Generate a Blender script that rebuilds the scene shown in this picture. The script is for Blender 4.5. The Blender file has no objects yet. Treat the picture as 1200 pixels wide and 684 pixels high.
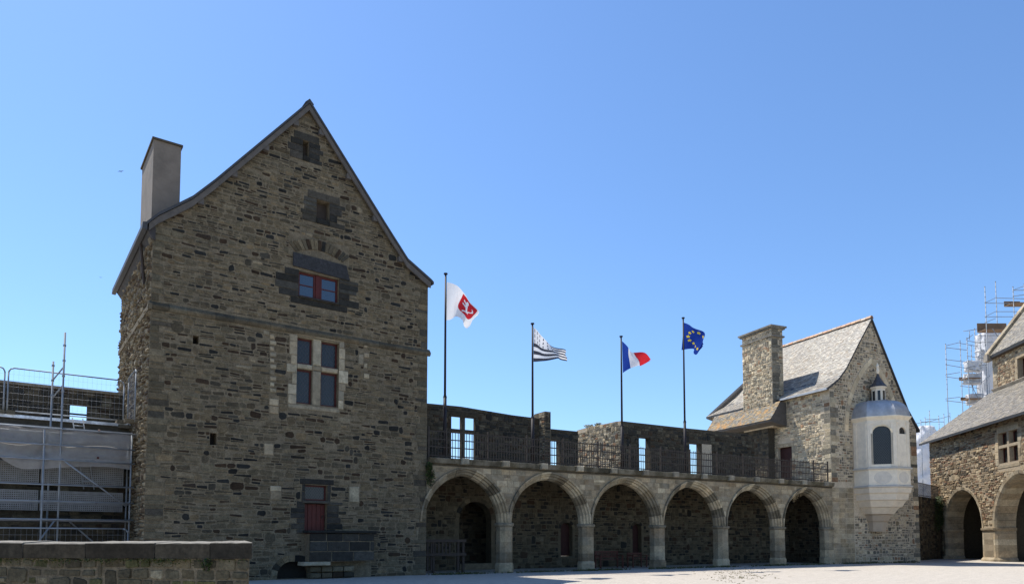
import bpy, bmesh, math, random
from mathutils import Vector
from mathutils.geometry import tessellate_polygon

# ------------------------------------------------------------------ camera, sky, sun, exposure
SC = bpy.context.scene
F, YH, EYE = 833.0, 632.0, 1.4                 # focal length and horizon row in photo pixels, eye height
PT = math.atan(.0617)                          # slight upward pitch
Y0 = YH - F * math.tan(PT)
AZ = math.atan(1420 / F)                       # forward direction against the arcade's line (world X)
FW = (math.cos(AZ), math.sin(AZ)); RT = (math.sin(AZ), -math.cos(AZ))
cam = bpy.data.cameras.new('camera'); camo = bpy.data.objects.new('camera', cam)
SC.collection.objects.link(camo); SC.camera = camo
cam.sensor_width = 36; cam.lens = 36 * F / 1200; cam.shift_y = (Y0 - 342) / 1200; cam.clip_end = 3000
camo.location = (0, 0, EYE); camo.rotation_euler = (math.pi / 2 + PT, 0, AZ - math.pi / 2)

SUNV = Vector((-.22, .55, 1.0)).normalized()   # towards the sun: behind the castle, a little left, high
world = bpy.data.worlds.new('World'); SC.world = world; world.use_nodes = True
wn = world.node_tree.nodes; wl = world.node_tree.links
sky = wn.new('ShaderNodeTexSky'); sky.sky_type = 'NISHITA'; sky.sun_disc = False
sky.sun_elevation = math.asin(SUNV.z); sky.sun_rotation = math.atan2(SUNV.x, SUNV.y)
sky.altitude = 0; sky.air_density = 1.15; sky.dust_density = .3; sky.ozone_density = 10.0
wl.new(sky.outputs[0], wn['Background'].inputs[0]); wn['Background'].inputs[1].default_value = .135
sun = bpy.data.lights.new('sun', 'SUN'); sun.energy = 4.9; sun.angle = math.radians(.53); sun.color = (1, .95, .87)
suno = bpy.data.objects.new('sun', sun); SC.collection.objects.link(suno)
suno.rotation_euler = SUNV.to_track_quat('Z', 'Y').to_euler(); suno.location = (0, 60, 80)
SC.view_settings.view_transform = 'Standard'; SC.view_settings.look = 'None'
SC.view_settings.exposure = 0.5; SC.view_settings.gamma = 1.0
SC.render.engine = 'CYCLES'; SC.cycles.use_denoising = True; SC.cycles.max_bounces = 6

# ------------------------------------------------------------------ geometry of the place
def ray(px, py):
    a = F * math.cos(PT) - (Y0 - py) * math.sin(PT); z = F * math.sin(PT) + (Y0 - py) * math.cos(PT); b = px - 600
    return Vector((a * FW[0] + b * RT[0], a * FW[1] + b * RT[1], z))
def at_depth(px, py, d):                       # a point at d metres from the eye along the view
    r = ray(px, py); k = d / math.hypot(r.x * FW[0] + r.y * FW[1], 0); return Vector((r.x * k, r.y * k, EYE + r.z * k))
def on_ground(px, py, z=0):
    r = ray(px, py); t = (z - EYE) / r.z; return Vector((r.x * t, r.y * t, z))
class Frame:                                   # a facade: u along it, v up, w outwards
    def __init__(s, ox, oy, ang, k=1.0):                        # k: all lengths drawn k times as large and as far
        s.o = (ox, oy); s.ang = ang; s.k = k; s.u = (math.cos(ang), math.sin(ang)); s.n = (s.u[1], -s.u[0])
    def P(s, u, v, w=0.0):
        return Vector(((s.o[0] + s.u[0] * u + s.n[0] * w) * s.k, (s.o[1] + s.u[1] * u + s.n[1] * w) * s.k, EYE + (v - EYE) * s.k))
    def pix(s, px, py, w=0.0):
        r = ray(px, py); d = r.x * s.n[0] + r.y * s.n[1]; t = (s.o[0] * s.n[0] + s.o[1] * s.n[1] + w) / d
        x, y = r.x * t - s.o[0], r.y * t - s.o[1]
        return (x * s.u[0] + y * s.u[1], EYE + r.z * t)
    def uv(s, P): return (P.x - s.o[0]) * s.u[0] + (P.y - s.o[1]) * s.u[1], (P.x - s.o[0]) * s.n[0] + (P.y - s.o[1]) * s.n[1]
A0 = on_ground(499, 673)
FA = Frame(A0.x, A0.y, 0)                                        # arcade
FH = Frame(A0.x, A0.y, math.radians(5.4))                        # house front (u runs -10.2 .. 0)
HW = 10.2; HD = 8.0
lc = FH.P(-HW, 0)
FHS = Frame(lc.x, lc.y, FH.ang - math.pi / 2)                    # house left flank, u towards the eye
FC = Frame(A0.x + 25.84, A0.y, math.radians(-6.8))               # chapel gable
FCS = Frame(FC.o[0], FC.o[1], FC.ang - math.pi / 2)              # chapel flank
gR = on_ground(1092, 656.3)
FR = Frame(gR.x, gR.y, AZ - math.radians(7.9) + math.pi, 1.14)         # hall on the right

# ------------------------------------------------------------------ helpers
COL = SC.collection
WL = {}                                                          # world location of each parent
def _link(name, data, parent, loc):
    o = bpy.data.objects.new(name, data); COL.objects.link(o)
    if parent is not None:
        o.parent = parent; o.location = Vector(loc) - WL[parent.name]
    else: o.location = loc
    WL[o.name] = Vector(loc)
    return o
def thing(name, loc, label, cat, group=None):
    o = _link(name, None, None, loc); o['label'] = label; o['category'] = cat
    o.empty_display_size = .3
    if group: o['group'] = group
    return o
class MB:
    def __init__(s): s.v = []; s.f = []; s.c = []
    def face(s, pts, col=(1, 1, 1)):
        k = len(s.v); s.v += [Vector(p) for p in pts]; s.c += [col] * len(pts); s.f.append(tuple(range(k, k + len(pts))))
    def grid(s, rings, closed=True, col=(1, 1, 1), cap=True):   # loft through rings of equal length
        k = len(s.v); n = len(rings[0])
        for r in rings: s.v += [Vector(p) for p in r]; s.c += [col] * n
        for i in range(len(rings) - 1):
            for j in range(n if closed else n - 1):
                a = k + i * n + j; b = k + i * n + (j + 1) % n
                s.f.append((a, b, b + n, a + n))
        if cap and closed:
            s.f.append(tuple(k + j for j in range(n - 1, -1, -1))); s.f.append(tuple(k + (len(rings) - 1) * n + j for j in range(n)))
        return s
    def prism(s, fr, poly, w0, w1, col=(1, 1, 1)):               # polygon in (u,v) pushed from w0 to w1
        return s.grid([[fr.P(u, v, w0) for u, v in poly], [fr.P(u, v, w1) for u, v in poly]], col=col)
    def box(s, fr, u0, u1, v0, v1, w0, w1, col=(1, 1, 1), bev=0.0):
        if bev:
            b = bev
            R = lambda d, w: [fr.P(u0 + d, v0 + d, w), fr.P(u1 - d, v0 + d, w), fr.P(u1 - d, v1 - d, w), fr.P(u0 + d, v1 - d, w)]
            return s.grid([R(0, w0), R(0, w1 - b), R(b, w1)], col=col)
        return s.prism(fr, [(u0, v0), (u1, v0), (u1, v1), (u0, v1)], w0, w1, col)
    def plan(s, fr, poly, v0, v1, col=(1, 1, 1), top=None):      # polygon in (u,w) raised from v0 to v1
        t = top or poly
        return s.grid([[fr.P(u, v0, w) for u, w in poly], [fr.P(u, v1, w) for u, w in t]], col=col)
    def tube(s, p0, p1, r0, r1=None, n=6, col=(1, 1, 1)):
        p0, p1 = Vector(p0), Vector(p1); r1 = r0 if r1 is None else r1
        d = (p1 - p0).normalized(); x = d.orthogonal().normalized(); y = d.cross(x)
        R = lambda p, r: [p + x * (r * math.cos(2 * math.pi * i / n)) + y * (r * math.sin(2 * math.pi * i / n)) for i in range(n)]
        return s.grid([R(p0, r0), R(p1, r1)], col=col)
    def panel(s, fr, outline, holes, w0, w1, col=(1, 1, 1)):     # wall slab with real openings
        loops = [outline] + holes
        flat = [p for l in loops for p in l]
        tri = tessellate_polygon([[Vector((p[0], p[1], 0)) for p in l] for l in loops])
        for w in (w1, w0):
            k = len(s.v); s.v += [fr.P(u, v, w) for u, v in flat]; s.c += [col] * len(flat)
            s.f += [tuple(k + i for i in t) for t in tri]
        for l in loops:
            for i in range(len(l)):
                a, b = l[i], l[(i + 1) % len(l)]
                s.face([fr.P(*a, w1), fr.P(*b, w1), fr.P(*b, w0), fr.P(*a, w0)], col)
        return s
    def mesh(s, name, org):
        m = bpy.data.meshes.new(name)
        m.from_pydata([tuple(p - org) for p in s.v], [], s.f)
        at = m.attributes.new('col', 'FLOAT_COLOR', 'POINT')
        at.data.foreach_set('color', [x for c in s.c for x in (c[0], c[1], c[2], 1.0)])
        return m
    def build(s, name, mat, parent=None, smooth=False, kind=None, org=None, fix=True):
        if org is None:
            if parent is not None and len(s.v) > 2000: org = WL[parent.name].copy()
            else:
                n = len(s.v); org = sum(s.v, Vector((0, 0, 0))) / max(n, 1)
                if parent is None: org.z = min(p.z for p in s.v)
        m = s.mesh(name, org); m.materials.append(mat)
        if fix:
            bm = bmesh.new(); bm.from_mesh(m); bmesh.ops.remove_doubles(bm, verts=bm.verts, dist=1e-5)
            bmesh.ops.recalc_face_normals(bm, faces=bm.faces); bm.to_mesh(m); bm.free()
        if smooth: m.polygons.foreach_set('use_smooth', [True] * len(m.polygons))
        o = _link(name, m, parent, org)
        if kind: o['kind'] = kind
        return o
def tag(o, label, cat, group=None):
    o['label'] = label; o['category'] = cat
    if group: o['group'] = group
    return o

# ------------------------------------------------------------------ materials
def material(name, color=None, rough=.9, var=.25, vscale=6., bump=.35, bscale=30., bdist=.02, stain=0., stain_col=(.03, .03, .028), sscale=.5,
             metal=0., spec=.3, transl=0., alpha=1.0, lichen=None, grain=0., soil=None):
    m = bpy.data.materials.new(name); m.use_nodes = True; N = m.node_tree.nodes; L = m.node_tree.links
    b = N['Principled BSDF']; b.inputs['Roughness'].default_value = rough; b.inputs['Metallic'].default_value = metal
    b.inputs['Specular IOR Level'].default_value = spec
    geo = N.new('ShaderNodeNewGeometry')
    if color is None:
        at = N.new('ShaderNodeAttribute'); at.attribute_name = 'col'; src = at.outputs['Color']
    else:
        c = N.new('ShaderNodeRGB'); c.outputs[0].default_value = (*color, 1); src = c.outputs[0]
    def noise(scale, detail=5., rough_=.6):
        n = N.new('ShaderNodeTexNoise'); n.inputs['Scale'].default_value = scale; n.inputs['Detail'].default_value = detail
        n.inputs['Roughness'].default_value = rough_; L.new(geo.outputs['Position'], n.inputs['Vector']); return n.outputs['Fac']
    def rng(f, a, b_, c_, d):
        r = N.new('ShaderNodeMapRange'); L.new(f, r.inputs[0])
        for i, x in enumerate((a, b_, c_, d)): r.inputs[i + 1].default_value = x
        return r.outputs[0]
    def mixc(fac, a, b_, mode='MIX'):
        x = N.new('ShaderNodeMix'); x.data_type = 'RGBA'; x.blend_type = mode
        if isinstance(fac, float): x.inputs[0].default_value = fac
        else: L.new(fac, x.inputs[0])
        L.new(a, x.inputs[6])
        if isinstance(b_, tuple): x.inputs[7].default_value = (*b_, 1)
        else: L.new(b_, x.inputs[7])
        return x.outputs[2]
    if var:
        g = rng(noise(vscale), .25, .75, 1 - var, 1 + var)
        cx = N.new('ShaderNodeCombineXYZ')
        for i in range(3): L.new(g, cx.inputs[i])
        src = mixc(1.0, src, cx.outputs[0], 'MULTIPLY')
        if grain:
            g2 = rng(noise(vscale * 4.3, 3., .7), .3, .7, 1 - grain, 1 + grain); c2 = N.new('ShaderNodeCombineXYZ')
            for i in range(3): L.new(g2, c2.inputs[i])
            src = mixc(1.0, src, c2.outputs[0], 'MULTIPLY')
    if stain: src = mixc(rng(noise(sscale, 6., .65), .5, .72, 0., stain), src, stain_col)
    if soil: src = mixc(rng(noise(soil[1], 5., .6), .45, .68, 0., soil[2]), src, soil[0])
    if lichen: src = mixc(rng(noise(lichen[1], 6., .7), .54, .66, 0., lichen[2]), src, lichen[0])
    L.new(src, b.inputs['Base Color'])
    if bump:
        bp = N.new('ShaderNodeBump'); bp.inputs['Strength'].default_value = bump; bp.inputs['Distance'].default_value = bdist
        L.new(noise(bscale, 4.), bp.inputs['Height']); L.new(bp.outputs[0], b.inputs['Normal'])
    out = N['Material Output']; sh = b.outputs[0]
    if transl:
        t = N.new('ShaderNodeBsdfTranslucent'); L.new(src, t.inputs[0]); x = N.new('ShaderNodeMixShader'); x.inputs[0].default_value = transl
        L.new(sh, x.inputs[1]); L.new(t.outputs[0], x.inputs[2]); sh = x.outputs[0]
    if alpha < 1:
        t = N.new('ShaderNodeBsdfTransparent'); x = N.new('ShaderNodeMixShader'); x.inputs[0].default_value = alpha
        L.new(t.outputs[0], x.inputs[1]); L.new(sh, x.inputs[2]); sh = x.outputs[0]
    L.new(sh, out.inputs[0])
    return m
M_stone = material('rubble_stone', None, var=.35, vscale=6, grain=.35, bump=.6, bscale=26, bdist=.03, stain=.35, sscale=.6, spec=.15)
M_mort = material('lime_mortar', (.165, .136, .092), var=.35, vscale=6, grain=.35, bump=.7, bscale=35, bdist=.03, stain=.4, sscale=.45, stain_col=(.06, .056, .05), spec=.1)
M_morta = material('arcade_mortar', (.27, .218, .145), grain=.25, var=.22, vscale=8, bump=.6, bscale=30, bdist=.025, stain=.4, sscale=.6, stain_col=(.07, .06, .048), spec=.1)
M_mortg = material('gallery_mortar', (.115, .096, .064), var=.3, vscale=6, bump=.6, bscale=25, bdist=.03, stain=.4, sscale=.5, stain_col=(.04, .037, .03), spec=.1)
M_morth = material('hall_mortar', (.33, .27, .19), grain=.25, var=.22, vscale=8, bump=.6, bscale=30, bdist=.025, stain=.35, sscale=.5, stain_col=(.1, .09, .075), spec=.1)
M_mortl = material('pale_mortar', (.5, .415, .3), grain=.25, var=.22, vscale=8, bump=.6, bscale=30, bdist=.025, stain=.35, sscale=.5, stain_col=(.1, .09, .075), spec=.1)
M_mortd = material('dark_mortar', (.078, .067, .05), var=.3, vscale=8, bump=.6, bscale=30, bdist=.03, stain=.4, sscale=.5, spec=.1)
M_ashlar = material('ashlar', None, var=.34, vscale=3, grain=.25, bump=.45, bscale=22, bdist=.02, stain=.6, sscale=.9, stain_col=(.075, .066, .05), spec=.15, soil=((.3, .27, .21), 1.7, .5))
M_lime = material('white_limestone', None, var=.1, vscale=4, bump=.2, bscale=20, bdist=.01, stain=.25, sscale=1.2, stain_col=(.25, .22, .18), spec=.2)
M_slate = material('slate', None, rough=.55, var=.2, vscale=9, bump=.25, bscale=40, bdist=.008, stain=.2, sscale=.9, stain_col=(.2, .18, .12), spec=.4)
M_slatel = material('lichened_slate', None, rough=.8, var=.2, vscale=9, bump=.25, bscale=40, bdist=.008, lichen=((.42, .22, .07), 1.6, .9), spec=.2)
M_roof = material('dark_roof_slate', (.05, .052, .056), rough=.6, var=.2, bump=.3)
M_board = material('weathered_board', (.1, .09, .08), rough=.8, var=.25, vscale=4, bump=.3)
M_soff = material('grey_soffit', (.045, .042, .042), rough=.8, var=.3, vscale=3)
M_render = material('cement_render', (.19, .16, .13), var=.15, vscale=3, bump=.3, bscale=15, stain=.6, sscale=.9, stain_col=(.09, .08, .068))
M_red = material('oxblood_paint', (.075, .013, .01), rough=.55, var=.2, vscale=6, bump=.1)
M_redd = material('old_red_door', (.035, .01, .008), rough=.7, var=.3, vscale=5, bump=.2)
M_glass = material('window_glass', (.012, .016, .022), rough=.04, var=0, bump=.02, bscale=3, bdist=.01, spec=1.0)
M_glass.node_tree.nodes['Principled BSDF'].inputs['IOR'].default_value = 1.65
M_glassd = material('leaded_glass', (.02, .022, .024), rough=.22, var=.3, vscale=7, bump=.1, bscale=9, spec=.5)
M_lead = material('lead_came', (.09, .09, .095), rough=.6, var=.1, bump=0, metal=.3)
M_iron = material('black_iron', (.035, .03, .027), rough=.7, var=.2, bump=.1)
M_railp = material('rusty_rail', (.05, .041, .034), rough=.85, var=.3, vscale=6, bump=.1)
M_pole = material('pole_paint', (.02, .016, .018), rough=.65, var=.1, bump=0)
M_galv = material('galvanised_tube', (.24, .26, .28), rough=.6, var=.25, vscale=3, bump=.05, metal=.3)
M_net = material('debris_net', (.72, .7, .68), rough=.9, var=.2, vscale=3, bump=.1, bscale=8, transl=.5, alpha=.5)
M_mesh = material('fence_wire', (.35, .36, .38), rough=.5, var=0, bump=0, metal=.4)
M_deck = material('steel_deck', (.2, .2, .2), rough=.5, var=.2, bump=0, metal=.3)
M_ply = material('plywood', (.2, .13, .08), rough=.8, var=.3, vscale=3, bump=.1)
M_tarp = material('white_sheeting', (.75, .75, .76), rough=.6, var=.06, vscale=1, bump=.8, bscale=1.6, bdist=.25, transl=.3)
M_wood = material('dark_timber', (.055, .042, .034), rough=.8, var=.3, vscale=5, bump=.2)
M_bench = material('red_brown_bench', (.1, .035, .025), rough=.6, var=.2, bump=.1)
M_leadroof = material('lead_roof', (.42, .42, .42), rough=.55, var=.25, vscale=2.5, bump=.25, bscale=5, bdist=.03, metal=.5, spec=.5)
M_cap = material('weathered_coping', None, var=.4, vscale=5, grain=.3, bump=.4, bscale=25, bdist=.012, stain=.6, sscale=2.2, stain_col=(.02, .018, .015), spec=.15)
M_grav = material('gravel', (.44, .397, .338), rough=.95, grain=.2, var=.16, vscale=3.2, bump=.9, bscale=14, bdist=.05, stain=.25, sscale=.25, stain_col=(.33, .295, .24), spec=.1)
M_leaf = material('leaf', None, rough=.6, var=.3, vscale=8, bump=0, transl=.25)
M_flag = material('flag_cloth', None, rough=.8, var=.04, vscale=4, bump=.05, transl=.3)
M_bird = material('dark_feather', (.04, .04, .045), rough=.8, var=.1, bump=0)
M_dark = material('unlit_room', (.03, .028, .026), var=.2, bump=.2)

# ------------------------------------------------------------------ masonry
def band(poly, va, vb):
    us = [u for u, v in poly if va <= v <= vb]
    for i in range(len(poly)):
        (u0, v0), (u1, v1) = poly[i], poly[(i + 1) % len(poly)]
        for y in (va, vb):
            if (v0 - y) * (v1 - y) < 0: us.append(u0 + (u1 - u0) * (y - v0) / (v1 - v0))
    return (min(us), max(us)) if us else None
def inside_span(poly, va, vb):
    lo, hi = -1e9, 1e9
    for y in (va + .004, (va + vb) / 2, vb - .004):
        us = []
        for i in range(len(poly)):
            (u0, v0), (u1, v1) = poly[i], poly[(i + 1) % len(poly)]
            if (v0 - y) * (v1 - y) < 0: us.append(u0 + (u1 - u0) * (y - v0) / (v1 - v0))
        if len(us) < 2: return None
        lo = max(lo, min(us)); hi = min(hi, max(us))
    return (lo, hi) if hi > lo else None
def pick(rnd, pal):
    t = rnd.random() * sum(p[0] for p in pal)
    for w, c in pal:
        t -= w
        if t <= 0: break
    k = rnd.uniform(.78, 1.25); h = rnd.uniform(-.04, .04)
    return (max(.01, c[0] * k * (1 + h) * 1.05), c[1] * k, max(.008, c[2] * k * (1 - h) * .86))
def masonry(outline, holes, seed, hr=(.08, .2), lr=(.15, .6), pal=None, gap=.022, wob=.035, tall=.1, split=.18, skip=.0, cut=.22, proud=(.006, .03), asp=1.2):
    rnd = random.Random(seed); out = []
    v0 = min(p[1] for p in outline); v1 = max(p[1] for p in outline)
    v = v0; beds = [v0]
    while v < v1 - hr[0]: v += rnd.uniform(*hr); beds.append(min(v, v1))
    ph = [(rnd.uniform(0, 6), rnd.uniform(.5, 1.1), rnd.uniform(0, 6), rnd.uniform(1.7, 3)) for _ in beds]
    def bed(i, u):
        if i == 0 or i == len(beds) - 1: return beds[i]
        a, b, c, d = ph[i]; return beds[i] + wob * (.6 * math.sin(a + b * u) + .4 * math.sin(c + d * u))
    taken = []
    for i in range(len(beds) - 1):
        va, vb = beds[i], beds[i + 1]
        sp = inside_span(outline, va, vb)
        if not sp: taken = []; continue
        blocks = list(taken); taken = []
        for h in holes:
            b = band(h, va - wob * .6, vb + wob * .6)
            if b: blocks.append((b[0], b[1]))
        blocks.sort(); cur = sp[0]; free = []
        for a, b in blocks:
            if a > cur: free.append((cur, min(a, sp[1])))
            cur = max(cur, b)
        if cur < sp[1]: free.append((cur, sp[1]))
        for a, b in free:
            u = a
            while b - u > .05:
                l = min(max(lr[0] + (lr[1] - lr[0]) * rnd.betavariate(1.5, 2.6), asp * (vb - va) * rnd.uniform(.6, 1.3)), b - u)
                if b - u - l < lr[0] * .7: l = b - u
                top = i + 1
                if i + 2 < len(beds) and rnd.random() < tall and l < lr[1] * .8:
                    s2 = inside_span(outline, vb, beds[i + 2])
                    hb = any((q := band(h, vb - .03, beds[i + 2] + .03)) and q[0] < u + l and q[1] > u for h in holes)
                    if s2 and s2[0] <= u and s2[1] >= u + l and not hb: top = i + 2; taken.append((u, u + l))
                lo = (bed(i, u), bed(i, u + l)); hi = (bed(top, u), bed(top, u + l))
                parts = [(0, 1)]
                if top == i + 1 and vb - va > .11 and l > .25 and rnd.random() < split: q = rnd.uniform(.35, .65); parts = [(0, q), (q, 1)]
                for p, q in parts:
                    if rnd.random() < skip: continue
                    g = gap / 2 * rnd.uniform(.6, 1.7)
                    L0 = lo[0] + (hi[0] - lo[0]) * p + g; L1 = lo[1] + (hi[1] - lo[1]) * p + g
                    H0 = lo[0] + (hi[0] - lo[0]) * q - g; H1 = lo[1] + (hi[1] - lo[1]) * q - g
                    if H0 - L0 < .02 or H1 - L1 < .02 or l < 3 * g: continue
                    ua, ub = u + g, u + l - g; hh = min(H0 - L0, H1 - L1); j = hh * .2 * (1 if cut > .1 else .15)
                    jt = lambda: rnd.uniform(-j, j)
                    c = [min(.3 * (ub - ua), hh * cut * rnd.uniform(.3, 1.3)) for _ in range(4)]
                    k = [hh * cut * rnd.uniform(.2, 1.1) for _ in range(4)]
                    k = [min(x, .42 * hh) for x in k]
                    pts = [(ua + c[0], L0 + jt() * .5), (ub - c[1], L1 + jt() * .5), (ub + jt() * .3, L1 + k[1]), (ub + jt() * .3, H1 - k[2]),
                           (ub - c[2], H1 + jt() * .5), (ua + c[3], H0 + jt() * .5), (ua + jt() * .3, H0 - k[3]), (ua + jt() * .3, L0 + k[0])]
                    out.append((pts, rnd.uniform(*proud), pick(rnd, pal), (ub - ua) * hh))
                u += l
    return out
_rs = random.Random(5)
def stone_mesh(mb, fr, st, w=0.0, bev=.014):
    pts, pr, col, _ = st
    cu = sum(p[0] for p in pts) / 8; cv = sum(p[1] for p in pts) / 8
    k = len(mb.v); tl = _rs.uniform(-.3, .3) * pr; tv = _rs.uniform(-.3, .3) * pr
    su = max(p[0] for p in pts) - cu + 1e-6; sv = max(p[1] for p in pts) - cv + 1e-6
    for u, v in pts: mb.v.append(fr.P(u, v, w - .012))
    for u, v in pts:
        du, dv = u - cu, v - cv; fu = max(.5, 1 - bev / (abs(du) + .02)); fv = max(.5, 1 - bev / (abs(dv) + .02))
        mb.v.append(fr.P(cu + du * fu, cv + dv * fv, w + pr + tl * du / su + tv * dv / sv))
    mb.v.append(fr.P(cu, cv, w + pr * 1.15)); mb.c += [col] * 17
    for i in range(8):
        j = (i + 1) % 8; mb.f.append((k + i, k + j, k + 8 + j, k + 8 + i)); mb.f.append((k + 8 + i, k + 8 + j, k + 16))
def lay(stones, fr, parent, n_own, mat=None, w=0.0, name='stone', rest='small_stones', bev=.014):
    mat = mat or M_stone; stones = sorted(stones, key=lambda s: -s[3])
    for s in stones[:n_own]:
        mb = MB(); stone_mesh(mb, fr, s, w, bev); mb.build(name, mat, parent, fix=False)
    if stones[n_own:]:
        mb = MB()
        for s in stones[n_own:]: stone_mesh(mb, fr, s, w, bev)
        mb.build(rest, mat, parent, kind='stuff', fix=False)
PAL_H = [(44, (.118, .101, .074)), (22, (.086, .074, .056)), (10, (.145, .118, .082)), (11, (.02, .021, .022)), (11, (.038, .027, .02)), (3, (.19, .165, .125)), (6, (.05, .047, .041))]
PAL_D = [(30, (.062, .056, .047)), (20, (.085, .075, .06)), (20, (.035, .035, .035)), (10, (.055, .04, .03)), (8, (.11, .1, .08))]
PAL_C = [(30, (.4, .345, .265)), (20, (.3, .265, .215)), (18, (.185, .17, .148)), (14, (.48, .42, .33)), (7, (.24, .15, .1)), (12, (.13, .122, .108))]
PAL_CF = [(30, (.5, .435, .34)), (22, (.4, .35, .275)), (14, (.27, .25, .215)), (14, (.58, .51, .4)), (5, (.3, .2, .14)), (8, (.19, .178, .158))]  # flank and chimney palette lightened to stand in for sunshine
PAL_R = [(30, (.27, .212, .152)), (20, (.2, .158, .118)), (16, (.33, .27, .198)), (14, (.18, .112, .078)), (12, (.1, .086, .072)), (5, (.4, .345, .265))]
PAL_A = [(30, (.31, .262, .195)), (22, (.265, .225, .17)), (16, (.215, .19, .15)), (12, (.37, .32, .245)), (6, (.18, .145, .105))]
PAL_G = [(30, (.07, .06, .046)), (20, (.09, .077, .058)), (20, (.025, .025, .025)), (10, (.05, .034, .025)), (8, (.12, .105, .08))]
PAL_Q = [(3, (.095, .085, .066)), (3, (.115, .1, .076)), (1, (.06, .056, .05)), (1, (.14, .12, .09))]
PAL_SL = [(1, (.026, .027, .028)), (1, (.036, .036, .037)), (1, (.055, .054, .052))]

def rect(u0, u1, v0, v1): return [(u0, v0), (u1, v0), (u1, v1), (u0, v1)]
def arch_poly(uc, a, vs, rise, v0, off=0.0, n=8):
    R = (a * a + rise * rise) / (2 * a); r = R + off; d = R - a
    am = math.acos(d / r); L = []
    for i in range(n + 1):
        t = am * i / n; L.append((uc + r * math.cos(t) - d, vs + r * math.sin(t)))
    Rr = [(2 * uc - u, v) for u, v in reversed(L[:-1])]
    return [(uc - a - off, v0), (uc + a + off, v0)] + L + Rr
def voussoirs(fr, uc, a, vs, rise, prof, k, parent, mat, pal, seed, name='voussoir', gap=.006):
    R = (a * a + rise * rise) / (2 * a); d = R - a; rnd = random.Random(seed)
    for side in (1, -1):
        for i in range(k):
            mb = MB(); rings = []; push = rnd.uniform(-.012, .012)
            for s in range(4):
                ring = []
                for r, w in prof:
                    am = math.acos(d / (R + r)); t0 = am * i / k + gap / R; t1 = am * (i + 1) / k - gap / R
                    if i == k - 1: t1 = am
                    t = t0 + (t1 - t0) * s / 3
                    ring.append(fr.P(uc + side * ((R + r) * math.cos(t) - d), vs + (R + r) * math.sin(t), w + (push if w > -.3 else 0)))
                rings.append(ring)
            mb.grid(rings, col=pick(rnd, pal)); mb.build(name, mat, parent)
def slates(mb, S, rows, cols, seed, pal, lift=.016, over=1.35, keep=None):
    rnd = random.Random(seed)
    for i in range(rows):
        b0 = i / rows; b1 = min(1.0, (i + over) / rows); off = .5 * (i % 2); a = -off / cols
        while a < 1:
            da = rnd.uniform(.7, 1.3) / cols; a0, a1 = max(0, a), min(1, a + da * .985); a += da
            if a1 - a0 < .15 / cols: continue
            if keep and not keep((a0 + a1) / 2, b0): continue
            jb = rnd.uniform(-.12, .12) / rows; bb = max(0, b0 + jb)
            p0, n0 = S(a0, bb); p1, n1 = S(a1, bb); p2, n2 = S(a1, b1); p3, n3 = S(a0, b1)
            l = lift * rnd.uniform(.7, 1.5); c = pick(rnd, pal)
            q0, q1 = p0 + n0 * l, p1 + n1 * l
            mb.face([q0, q1, p2 + n2 * .003, p3 + n3 * .003], c); mb.face([p0, p1, q1, q0], c)

# ------------------------------------------------------------------ ground
mb = MB(); rnd = random.Random(1)
xs = [-300, -120, -60, -30] + list(range(-10, 71, 4)) + [100, 160, 300, 600]; ys = [-200, -80, -30] + list(range(-10, 47, 4)) + [80, 150, 300, 600]
for j in range(len(ys) - 1):
    for i in range(len(xs) - 1):
        mb.face([(xs[i], ys[j], 0), (xs[i + 1], ys[j], 0), (xs[i + 1], ys[j + 1], 0), (xs[i], ys[j + 1], 0)])
g = mb.build('ground', M_grav, org=Vector((0, 0, 0))); g['kind'] = 'structure'

def ragged(fr, u, side, v0, v1, wr, hr, seed):                  # stacked jamb blocks growing away from an opening
    rnd = random.Random(seed); out = []; v = v0
    while v < v1 - .02:
        h = rnd.uniform(*hr); h = v1 - v if v1 - v - h < hr[0] * .6 else h
        l = rnd.uniform(*wr); out.append((u, u + l, v, v + h) if side > 0 else (u - l, u, v, v + h)); v += h
    return out
def blocks(fr, rs, parent, mat, pal, seed, w0=-.1, w1=(.02, .035), name='block', bev=.015, g=.006):
    rnd = random.Random(seed); hs = []
    for u0, u1, v0, v1 in rs:
        mb = MB(); mb.box(fr, u0 + g, u1 - g, v0 + g, v1 - g, w0, rnd.uniform(*w1), pick(rnd, pal), bev); mb.build(name, mat, parent)
        hs.append(rect(u0, u1, v0, v1))
    return hs
def lattice(mb, fr, u0, u1, v0, v1, w, st, r=.006, diag=True):
    if diag:
        a = u1 - u0; b = v1 - v0; k = 1.35; n = int((a * k + b) / st) + 1
        for sgn in (1, -1):
            for i in range(n):
                c = i * st; p = []
                # line v = sgn*k*(u) + offset clipped to the light
                o = (v0 + c - a * k) if sgn > 0 else (v0 + c)
                for t in range(2):
                    pass
                ua, ub = 0.0, a
                f = lambda x: o + sgn * k * x
                for lim, hi in ((v0, False), (v1, True)):
                    x = (lim - o) / (sgn * k)
                    if (sgn > 0) == hi: ub = min(ub, x)
                    else: ua = max(ua, x)
                if ub - ua > .02: mb.tube(fr.P(u0 + ua, f(ua), w), fr.P(u0 + ub, f(ub), w), r, n=4)
    else:
        n = max(1, round((u1 - u0) / st)); m = max(1, round((v1 - v0) / st))
        for i in range(1, n): mb.tube(fr.P(u0 + (u1 - u0) * i / n, v0, w), fr.P(u0 + (u1 - u0) * i / n, v1, w), r, n=4)
        for i in range(1, m): mb.tube(fr.P(u0, v0 + (v1 - v0) * i / m, w), fr.P(u1, v0 + (v1 - v0) * i / m, w), r, n=4)
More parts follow.
